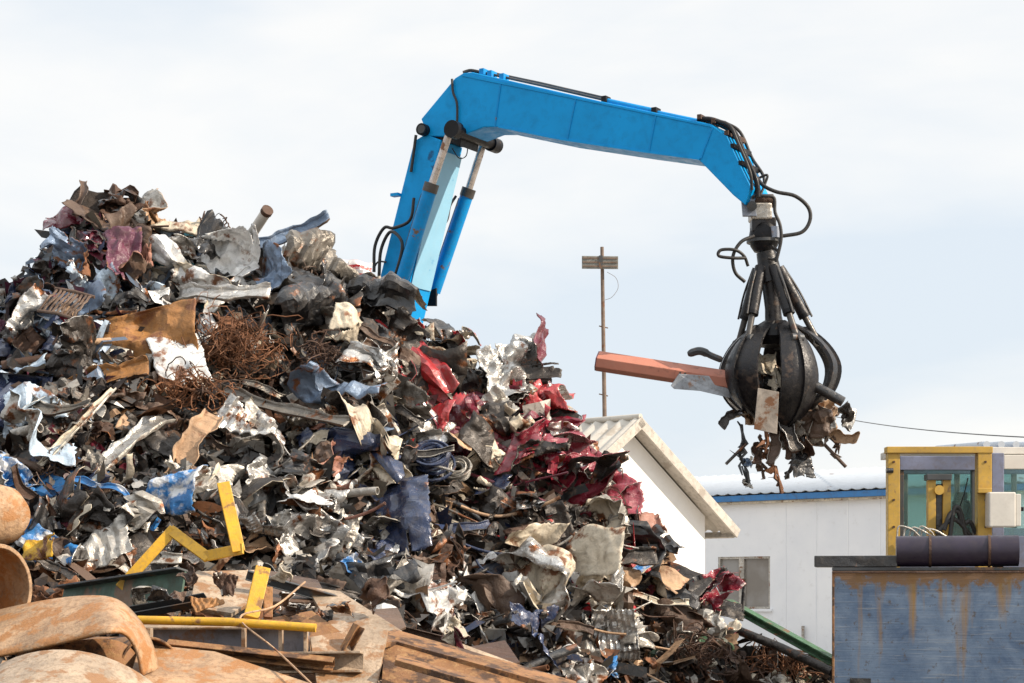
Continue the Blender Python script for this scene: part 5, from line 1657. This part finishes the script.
# corrugated roof, each slope one wavy sheet
for sg in (-1, 1):
    n = 96
    vs, fs = [], []
    for i in range(n + 1):
        t_ = i / n * LEN
        wv = .05 * math.sin(2 * math.pi * t_ / .40)
        for k, q in enumerate((0.0, Lh)):
            p = ax0 + rd * t_ + wd * sg * q
            z = zr_ - mh * q + wv
            vs.append((p[0], p[1], z)); vs.append((p[0], p[1], z - .02))
    for i in range(n):
        o_ = i * 4
        fs += [(o_, o_ + 4, o_ + 6, o_ + 2), (o_ + 1, o_ + 3, o_ + 7, o_ + 5), (o_ + 2, o_ + 6, o_ + 7, o_ + 3)]
    fs += [(0, 2, 3, 1)]
    m = MB(); m.add(vs, fs)
    build(m, "roof", "roof_sheet", house, smooth=50)
    # rake board along the gable and soffit
    nrm = np.array((0, 0, 1.0)) * 1 + wd * sg * mh; nrm /= np.linalg.norm(nrm)
    dn = wd * sg + np.array((0, 0, -mh)); ln = np.linalg.norm(dn); dn /= ln
    c = np.array((ax0[0], ax0[1], zr_)) + dn * (Lh * ln / 2) - nrm * .095
    build(MB().box(c + gn * .03, dn * (Lh * ln / 2 + .03), gn * .03, nrm * .115), "rake_board", "roof_trim", house, bevel=.01)
    build(MB().box(c - gn * OV / 2 - nrm * .03, dn * (Lh * ln / 2 - .02), gn * (OV / 2 - .01), nrm * .015), "soffit", "roof_trim", house)
    e = np.array((ax0[0], ax0[1], zr_)) + dn * (Lh * ln - .02) - nrm * .16
    build(MB().box(e + rd * LEN / 2, rd * LEN / 2, dn * .02, nrm * .08), "eave_board", "roof_trim", house)
build(MB().tube([np.array((ax0[0], ax0[1], zr_ + .03)) + gn * .02, np.array((ax0[0], ax0[1], zr_ + .03)) + rd * LEN], .07, 10), "ridge_cap", "roof_sheet", house, smooth=60)

# ------------------------------------------------------------------ warehouse with blue eave
fd = np.array((math.cos(math.pi / 4), -math.sin(math.pi / 4), 0))   # along the facade toward the right, nearer
fn = np.array((math.cos(math.pi / 4), math.sin(math.pi / 4), 0))    # into the building
A0 = P(712, 590, 64.7)
A0[2] = 0
EZ = CAMZ + 90 / F * 64.7
wh = thing("warehouse", A0, "long pale warehouse with a blue eave and one grey window", "warehouse")


def FP(u, v, off=0.0):
    d = np.array(((u - 512) / F, 1, -(v - HV) / F))
    t = ((A0 + fn * off - CAM) @ fn) / (d @ fn)
    return CAM + d * t


T0, T1 = -10.0, 22.0
pl = [A0 + fd * T0, A0 + fd * T1, A0 + fd * T1 + np.array((0, 0, EZ - .1)), A0 + fd * T0 + np.array((0, 0, EZ - .1))]
# facade with a window opening: four pieces round it
w0, w1 = FP(718, 557), FP(770, 609)
t0w, t1w = (w0 - A0) @ fd, (w1 - A0) @ fd
z1w, z0w = w0[2], w1[2]
mbw = MB()


def fbox(ta, tb, za, zb, o0, o1):
    c = A0 + fd * (ta + tb) / 2 + fn * (o0 + o1) / 2 + np.array((0, 0, (za + zb) / 2))
    return (c, fd * (tb - ta) / 2, fn * (o1 - o0) / 2, np.array((0, 0, (zb - za) / 2)))


for q in ((T0, t0w, 0, EZ - .1), (t1w, T1, 0, EZ - .1), (t0w, t1w, 0, z0w), (t0w, t1w, z1w, EZ - .1)):
    mbw.box(*fbox(*q, 0, .2))
mbw.box(*fbox(T0, T1, 0, EZ - .1, 11.6, 11.8))
mbw.box(*fbox(T0, T0 + .2, 0, EZ - .1, .2, 11.6)); mbw.box(*fbox(T1 - .2, T1, 0, EZ - .1, .2, 11.6))
build(mbw, "wall", "sheet_wall", wh)
seams = MB()
for i in range(1, 27):
    tt = T0 + i * 1.18
    if t0w - .1 < tt < t1w + .1: continue
    seams.box(*fbox(tt - .02, tt + .02, .0, EZ - .12, -.012, -.001))
build(seams, "wall_seam", "sheet_wall", wh)
build(MB().box(*fbox(T0, T1, EZ - .10, EZ + .09, -.28, -.2)), "eave", "fascia_blue", wh, bevel=.01)
build(MB().box(*fbox(T0, T1, EZ - .18, EZ - .105, -.20, .0)), "eave_soffit", "cream", wh)
# wavy roof
vs, fs = [], []
RZ = EZ + 1.13
n = 220
for i in range(n + 1):
    tt = T0 + (T1 - T0) * i / n
    wv = .03 * math.cos(2 * math.pi * i / 3.0)
    for o_, z in ((-.32, EZ + .06), (6.0, RZ), (12.1, EZ + .06)):
        p = A0 + fd * tt + fn * o_
        vs.append((p[0], p[1], z + .08 + wv))
fs = [(i * 3 + k, i * 3 + k + 1, i * 3 + k + 4, i * 3 + k + 3) for i in range(n) for k in (0, 1)]
m = MB(); m.add(vs, fs)
build(m, "roof", "far_roof", wh, smooth=60, solid=.02)
for tt in (T0, T1):
    p = A0 + fd * tt
    build(MB().prism([p + np.array((0, 0, EZ - .1)), p + fn * 6 + np.array((0, 0, RZ)), p + fn * 11.8 + np.array((0, 0, EZ - .1))], fd * (.2 if tt < 0 else -.2)), "gable", "sheet_wall", wh)
win = build(MB().box(*fbox(t0w, t1w, z0w, z1w, .10, .13)), "window", "window_glass", wh)
fr = MB()
for q in ((t0w, t1w, z0w, z0w + .07), (t0w, t1w, z1w - .07, z1w), (t0w, t0w + .07, z0w + .07, z1w - .07), (t1w - .07, t1w, z0w + .07, z1w - .07),
          (t0w + (t1w - t0w) * .40, t0w + (t1w - t0w) * .40 + .20, z0w + .07, z1w - .07)):
    fr.box(*fbox(*q, .02, .097))
build(fr, "frame", "light grey", win)
build(MB().box(*fbox(t0w - .1, t1w + .1, z0w - .08, z0w, -.08, .02)), "sill", "sheet_wall", win)
pp = FP(803, 626, -.1)
build(MB().tube([pp, np.array((pp[0], pp[1], 0))], .05, 8), "drain_pipe", "light grey", wh, smooth=60)

# second far roof at the right
B0 = P(978, 590, 88.0); B0[2] = 0
bz = CAMZ + 146 / F * 88
sb = thing("warehouse", B0, "distant pale building with a blue scalloped roof edge behind the yellow cab", "warehouse")
build(MB().box(B0 + np.array((9, 5, bz / 2 - .1)), (9, 0, 0), (0, 5, 0), (0, 0, bz / 2 - .1)), "wall", "sheet_wall", sb)
build(MB().box(B0 + np.array((9, -.15, bz - .32)), (9.1, 0, 0), (0, .14, 0), (0, 0, .12)), "eave", "fascia_blue", sb)
m = MB()
for i in range(28):
    m.tube([B0 + np.array((.3 + i * .65, -.35, bz - .05)), B0 + np.array((.3 + i * .65, 9.8, bz + .5))], .16, 8)
build(m, "roof", "far_roof", sb, smooth=60)

# ------------------------------------------------------------------ mast, pole and overhead cable
mt = P(604, 340, 54.0)
mast = thing("antenna_mast", (P(608, 560, 54)[0], 54.0, 0), "thin brown mast with a flat panel antenna behind the white house", "mast")
pt, pb = P(602, 247, 54.0), P(608.5, 560, 54.0); pb[2] = 0
build(MB().tube([pb, pt], [.075, .05], 10), "pole", "mast_brown", mast, smooth=60)
c = P(600, 262.5, 53.85)
pan = build(MB().box(c, (.49, 0, -.005), (0, .04, 0), (0, 0, .17)), "panel", "mast_panel", mast, bevel=.01)
for k in range(3):
    build(MB().box(c + np.array((0, -.05, -.11 + .11 * k)), (.47, 0, -.005), (0, .01, 0), (0, 0, .018)), "rail", "mast_brown", pan)
build(MB().box(c + np.array((.02, -.055, 0)), (.05, 0, 0), (0, .02, 0), (0, 0, .18)), "clamp", "dark_steel", pan)
build(MB().tube(spline([P(607, 272, 53.9), P(616, 278, 53.9), P(618, 288, 53.9), P(612, 297, 53.9), P(605, 300, 53.95)]), .006, 5), "cable", "mast_brown", mast, smooth=60)
for v_ in (327, 360, 395):
    build(MB().tube([P(599, v_ - 1, 54), P(608, v_ + 1, 54)], .018, 6), "rung", "mast_brown", mast, smooth=60)
pu = P(800, 408, 92.0)
up_ = build(MB().tube([(pu[0], pu[1], 0), pu + np.array((0, 0, .15))], [.14, .09], 10), "utility_pole", "mast_brown", smooth=60)
tag(up_, "thin utility pole behind the warehouse carrying the overhead cable", "pole")
e1 = P(1100, 440, 40.0)
cab = [pu + (e1 - pu) * t_ - np.array((0, 0, 1.0)) * 1.1 * (t_ * (1 - t_)) for t_ in np.linspace(0, 1, 25)]
tag(build(MB().tube(cab, .016, 6), "overhead_cable", "hose_rubber", smooth=60), "thin overhead cable crossing the sky to the right of the grapple", "cable")

# ------------------------------------------------------------------ blue skip
SD = 19.5
tl, br = P(832, 571, SD), P(1075, 571, SD)
skip = thing("scrap_skip", (tl[0] + 1.2, SD + .9, 0), "rust streaked faded blue steel skip in the lower right corner", "skip")
x0, x1, zt = tl[0], tl[0] + 2.6, tl[2]
o = link_mesh("side_wall", MB().box(((x0 + x1) / 2, SD + .03, zt / 2), ((x1 - x0) / 2, 0, 0), (0, .03, 0), (0, 0, zt / 2)).v,
              MB().box((0, 0, 0), (1, 0, 0), (0, 1, 0), (0, 0, 1)).f, "skip_paint", ((x0 + x1) / 2, SD, zt), skip)
for nm, c, hx, hy in (("end_wall", (x0 + .03, SD + .96), .03, .9), ("end_wall", (x1 - .03, SD + .96), .03, .9), ("side_wall", ((x0 + x1) / 2, SD + 1.89), (x1 - x0) / 2, .03)):
    o = link_mesh(nm, MB().box((c[0], c[1], zt / 2), (hx, 0, 0), (0, hy, 0), (0, 0, zt / 2 - .002)).v, MB().box((0, 0, 0), (1, 0, 0), (0, 1, 0), (0, 0, 1)).f,
                  "skip_paint", (c[0], c[1], zt), skip)
lid = MB()
lid.box(((x0 + x1) / 2 + .0, SD + .95, zt + .02), ((x1 - x0) / 2, 0, 0), (0, .95, 0), (0, 0, .015))
build(lid, "floor_plate", "dark_steel", skip)
build(MB().box((x0 + .012, SD - .008, zt / 2), (.012, 0, 0), (0, .007, 0), (0, 0, zt / 2 - .01)), "corner_post", "scale_rust", skip, bevel=.006)
build(MB().box(((x0 + x1) / 2, SD - .022, zt - .012), ((x1 - x0) / 2, 0, 0), (0, .010, 0), (0, 0, .010)), "rim", "dark rusty", skip, bevel=.005)
c = P(860, 680, SD)
build(MB().box((c[0], SD - .01, c[2] - .03), (.10, 0, 0), (0, .008, 0), (0, 0, .05)), "lifting_slot", "black", skip)
# dark plank and the pipe on top
a, b = P(816, 563, SD - .1), P(898, 563, SD - .1)
plank = tag(build(MB().box(((a[0] + b[0]) / 2, SD + .35, zt + .095), ((b[0] - a[0]) / 2, 0, 0), (0, .35, 0), (0, 0, .055)), "steel_plank", "black", bevel=.006),
    "black steel plank overhanging the end of the blue skip", "steel plank")
PR = .150
a, b = P(893, 553, SD + .1), P(1060, 551, SD + .1)
pz = zt + .04 + PR
pt_ = thing("steel_pipe", (a[0], a[1], pz), "dark purple pipe with rusty bands lying on the blue skip", "pipe")
build(MB().tube([(a[0], a[1], pz), (x0 + 1.78, a[1] + .02, pz + .005)], PR, 28), "pipe_wall", "pipe_purple", pt_, smooth=40)
for u in (926, 983, 1022):
    q = P(u, 553, SD + .1)
    build(MB().tube([(q[0] - .012, q[1], pz + .002), (q[0] + .012, q[1], pz + .002)], PR + .009, 28), "band", "dark rusty", pt_, smooth=40)

# turn the skip and what lies on it so that its end faces away
piv = Vector((x0, SD, 0))
rot = Matrix.Translation(piv) @ Matrix.Rotation(math.radians(-10.5), 4, "Z") @ Matrix.Translation(-piv)
for o in list(C.objects):
    if o.parent is None and o.name in (skip.name, pt_.name, plank.name):
        o.matrix_basis = rot @ o.matrix_basis

# ------------------------------------------------------------------ yellow machine cab
CD = 22.5
q = P(940, 590, CD)
cabm = thing("machine_cab", (q[0], CD + .8, 0), "yellow framed machine cab with green tinted glass behind the blue skip", "machine cab")


def cbox(u0, v0, u1, v1, d0, dep, name, mat, parent=None, bevel=.006):
    a, b = P(u0, v0, d0), P(u1, v1, d0)
    return build(MB().box(((a[0] + b[0]) / 2, d0 + dep / 2, (a[2] + b[2]) / 2), ((b[0] - a[0]) / 2, 0, 0), (0, dep / 2, 0), (0, 0, (a[2] - b[2]) / 2)),
                 name, mat, parent or cabm, bevel=bevel)


cbox(888, 453, 900, 600, CD, .14, "post", "cab_yellow")
cbox(978, 453, 992, 600, CD - .02, .16, "post", "cab_yellow")
cbox(887, 446.5, 993, 453, CD - .03, .18, "top_rail", "cab_yellow")
cbox(889, 458, 899, 466, CD + 1.3, .12, "post", "cab_yellow")
cbox(900, 456, 978, 470, CD + .5, .1, "header_panel", "cab_grey")
cbox(898, 447, 1034, 454, CD + .6, 1.1, "cab_roof", "box_cream")
cbox(992, 453, 1004, 600, CD + .5, .1, "corner_pillar", "cab_grey")
cbox(1004, 455, 1050, 469, CD + .52, .1, "header_panel", "box_cream")
cbox(900, 470, 978, 536, CD + .55, .015, "front_window", "cab_glass", bevel=0)
cbox(1004, 469, 1050, 540, CD + .56, .015, "front_window", "cab_glass", bevel=0)
cbox(896, 536, 1050, 600, CD + .5, .12, "lower_panel", "cab_grey")
cbox(897, 470, 904, 536, CD + .52, .09, "window_frame", "dark_steel")
cbox(972, 470, 978, 536, CD + .52, .09, "window_frame", "dark_steel")
cbox(903, 528, 1045, 600, CD + 1.9, .06, "rear_panel", "cab_grey")
cbox(903, 456, 1045, 474, CD + 1.9, .06, "rear_header", "cab_grey")
for u_ in (903, 955, 1012):
    cbox(u_, 474, u_ + 5, 528, CD + 1.9, .05, "rear_pillar", "dark_steel")
cbox(908, 474, 955, 528, CD + 1.93, .012, "rear_window", "cab_glass", bevel=0)
cbox(960, 474, 1012, 528, CD + 1.93, .012, "rear_window", "cab_glass", bevel=0)
cbox(953, 500, 972, 540, CD + 1.2, .12, "seat_back", "oily_black", bevel=.03)
cbox(957, 492, 968, 500, CD + 1.22, .08, "headrest", "oily_black", bevel=.02)
build(MB().tube(spline([P(968, 478, CD + .53), P(964, 494, CD + .52), P(957, 516, CD + .53)]), .008, 6), "wiper", "oily_black", cabm, smooth=60)
for v_ in (462, 500, 527):
    for u_ in (889.5, 981):
        q_ = P(u_ + 4, v_, CD)
        build(MB().tube([q_ + np.array((0, -.03, 0)), q_ + np.array((0, .0, 0))], .014, 8), "bolt", "dark rusty", cabm)
# lever tower in the middle
cbox(928, 476, 936, 560, CD + .1, .1, "tower_side", "cab_yellow")
cbox(943, 476, 951, 560, CD + .1, .1, "tower_side", "cab_yellow")
cbox(927, 474, 952, 480, CD + .06, .18, "tower_cap", "dark_steel")
cbox(936, 484, 943, 560, CD + .14, .05, "tower_slot", "black")
a_ = P(939.5, 490, CD + .05)
build(MB().tube([a_, a_ + np.array((0, .12, 0))], .055, 14), "pulley", "cab_yellow", cabm, smooth=40)
for pts in ([(944, 530), (950, 514), (958, 512), (962, 524), (970, 522), (976, 534)], [(936, 534), (948, 522), (956, 520), (966, 530), (972, 538)],
            [(950, 536), (954, 510), (960, 510), (966, 536)]):
    build(MB().tube(spline([P(u, v, CD + .0 + .02 * i) for i, (u, v) in enumerate(pts)]), .026, 8), "hose", "hose_rubber", cabm, smooth=60)
rr_ = np.random.default_rng(3)
for k in range(5):
    u0 = 897 + k * 6
    build(MB().tube(spline([P(u0, 538, CD - .1), P(u0 + 2 + 4 * rr_.random(), 525 + 5 * rr_.random(), CD - .1), P(u0 + 10 + 9 * rr_.random(), 528 + 5 * rr_.random(), CD - .12), P(u0 + 16 + 12 * rr_.random(), 537, CD - .1)]), .011, 6),
          "cable", "light grey", cabm, smooth=60)
bx_ = cbox(989, 492, 1016, 527, CD - .22, .2, "control_box", "box_cream", bevel=.015)
cbox(1016, 494, 1021, 526, CD - .2, .17, "box_side", "box_cream", bx_)
cbox(1019, 507, 1024, 511, CD - .16, .05, "latch", "oily_black", bx_)
cbox(978, 488, 992, 493, CD - .10, .08, "bracket", "cab_yellow")
a_ = P(886, 470.5, CD)
build(MB().tube([a_, a_ + np.array((.08, 0, 0))], .03, 10), "lamp_stub", "black", cabm, smooth=40)

SKYLOC = (4.4, .2, 1.7)
# ------------------------------------------------------------------ camera, light, sky
cam = bpy.data.cameras.new("camera")
cam.lens = LENS
cam.sensor_width = 36
cam.shift_y = (HV - H / 2) / W
cam.clip_end = 6000
co = bpy.data.objects.new("camera", cam)
C.objects.link(co)
co.location = (0, 0, CAMZ)
co.rotation_euler = (math.radians(90), 0, 0)
bpy.context.scene.camera = co

SUN = np.array((.80, -.24, .56)); SUN /= np.linalg.norm(SUN)
el, az = math.asin(SUN[2]), math.atan2(SUN[0], SUN[1])
sl = bpy.data.lights.new("sun", "SUN")
sl.energy = 5.0
sl.angle = math.radians(.53)
sl.color = (1.0, .87, .71)
so = bpy.data.objects.new("sun", sl)
C.objects.link(so)
so.rotation_euler = Vector(-SUN).to_track_quat("-Z", "Y").to_euler()

wld = bpy.data.worlds.new("World")
bpy.context.scene.world = wld
wld.use_nodes = True
nt = wld.node_tree
bg = nt.nodes["Background"]
sky = N(nt, "ShaderNodeTexSky", sky_type="NISHITA")
sky.sun_disc = False
sky.sun_elevation = el
sky.sun_rotation = az
sky.dust_density = 2.0
tc = N(nt, "ShaderNodeTexCoord")
mp = N(nt, "ShaderNodeMapping")
mp.inputs["Scale"].default_value = (1.0, 1.0, 3.2)
mp.inputs["Location"].default_value = SKYLOC
nt.links.new(tc.outputs["Generated"], mp.inputs["Vector"])
c1 = noise(nt, mp.outputs[0], 2.6, 6, 0.5, .5)
c2 = noise(nt, mp.outputs[0], 7.0, 6, 0.5, .3)
addn = N(nt, "ShaderNodeMath", operation="MULTIPLY_ADD")
addn.inputs[1].default_value = .3
nt.links.new(c2, addn.inputs[0]); nt.links.new(c1, addn.inputs[2])
cov = ramp(nt, addn.outputs[0], .50, .76, .0, 1.0)
sx = N(nt, "ShaderNodeSeparateXYZ"); nt.links.new(tc.outputs["Generated"], sx.inputs[0])
cl = mix(nt, cov, (.625, .685, .745), (.81, .805, .79))
gain = ramp(nt, sx.outputs["Z"], .30, .80, 10.0, 15.5)          # cloud cover is brighter overhead
vm = N(nt, "ShaderNodeVectorMath", operation="SCALE")
nt.links.new(cl, vm.inputs[0]); nt.links.new(gain, vm.inputs["Scale"])
fin = mix(nt, .88, sky.outputs["Color"], vm.outputs["Vector"])
nt.links.new(fin, bg.inputs["Color"])
bg.inputs["Strength"].default_value = .1

sn = bpy.context.scene
sn.view_settings.view_transform = "Standard"
sn.view_settings.look = "None"
sn.view_settings.exposure = 0.4
sn.view_settings.gamma = 1.0
sn.cycles.use_denoising = True
sn.cycles.max_bounces = 6
for o in bpy.data.objects:
    if "w" in o: del o["w"]
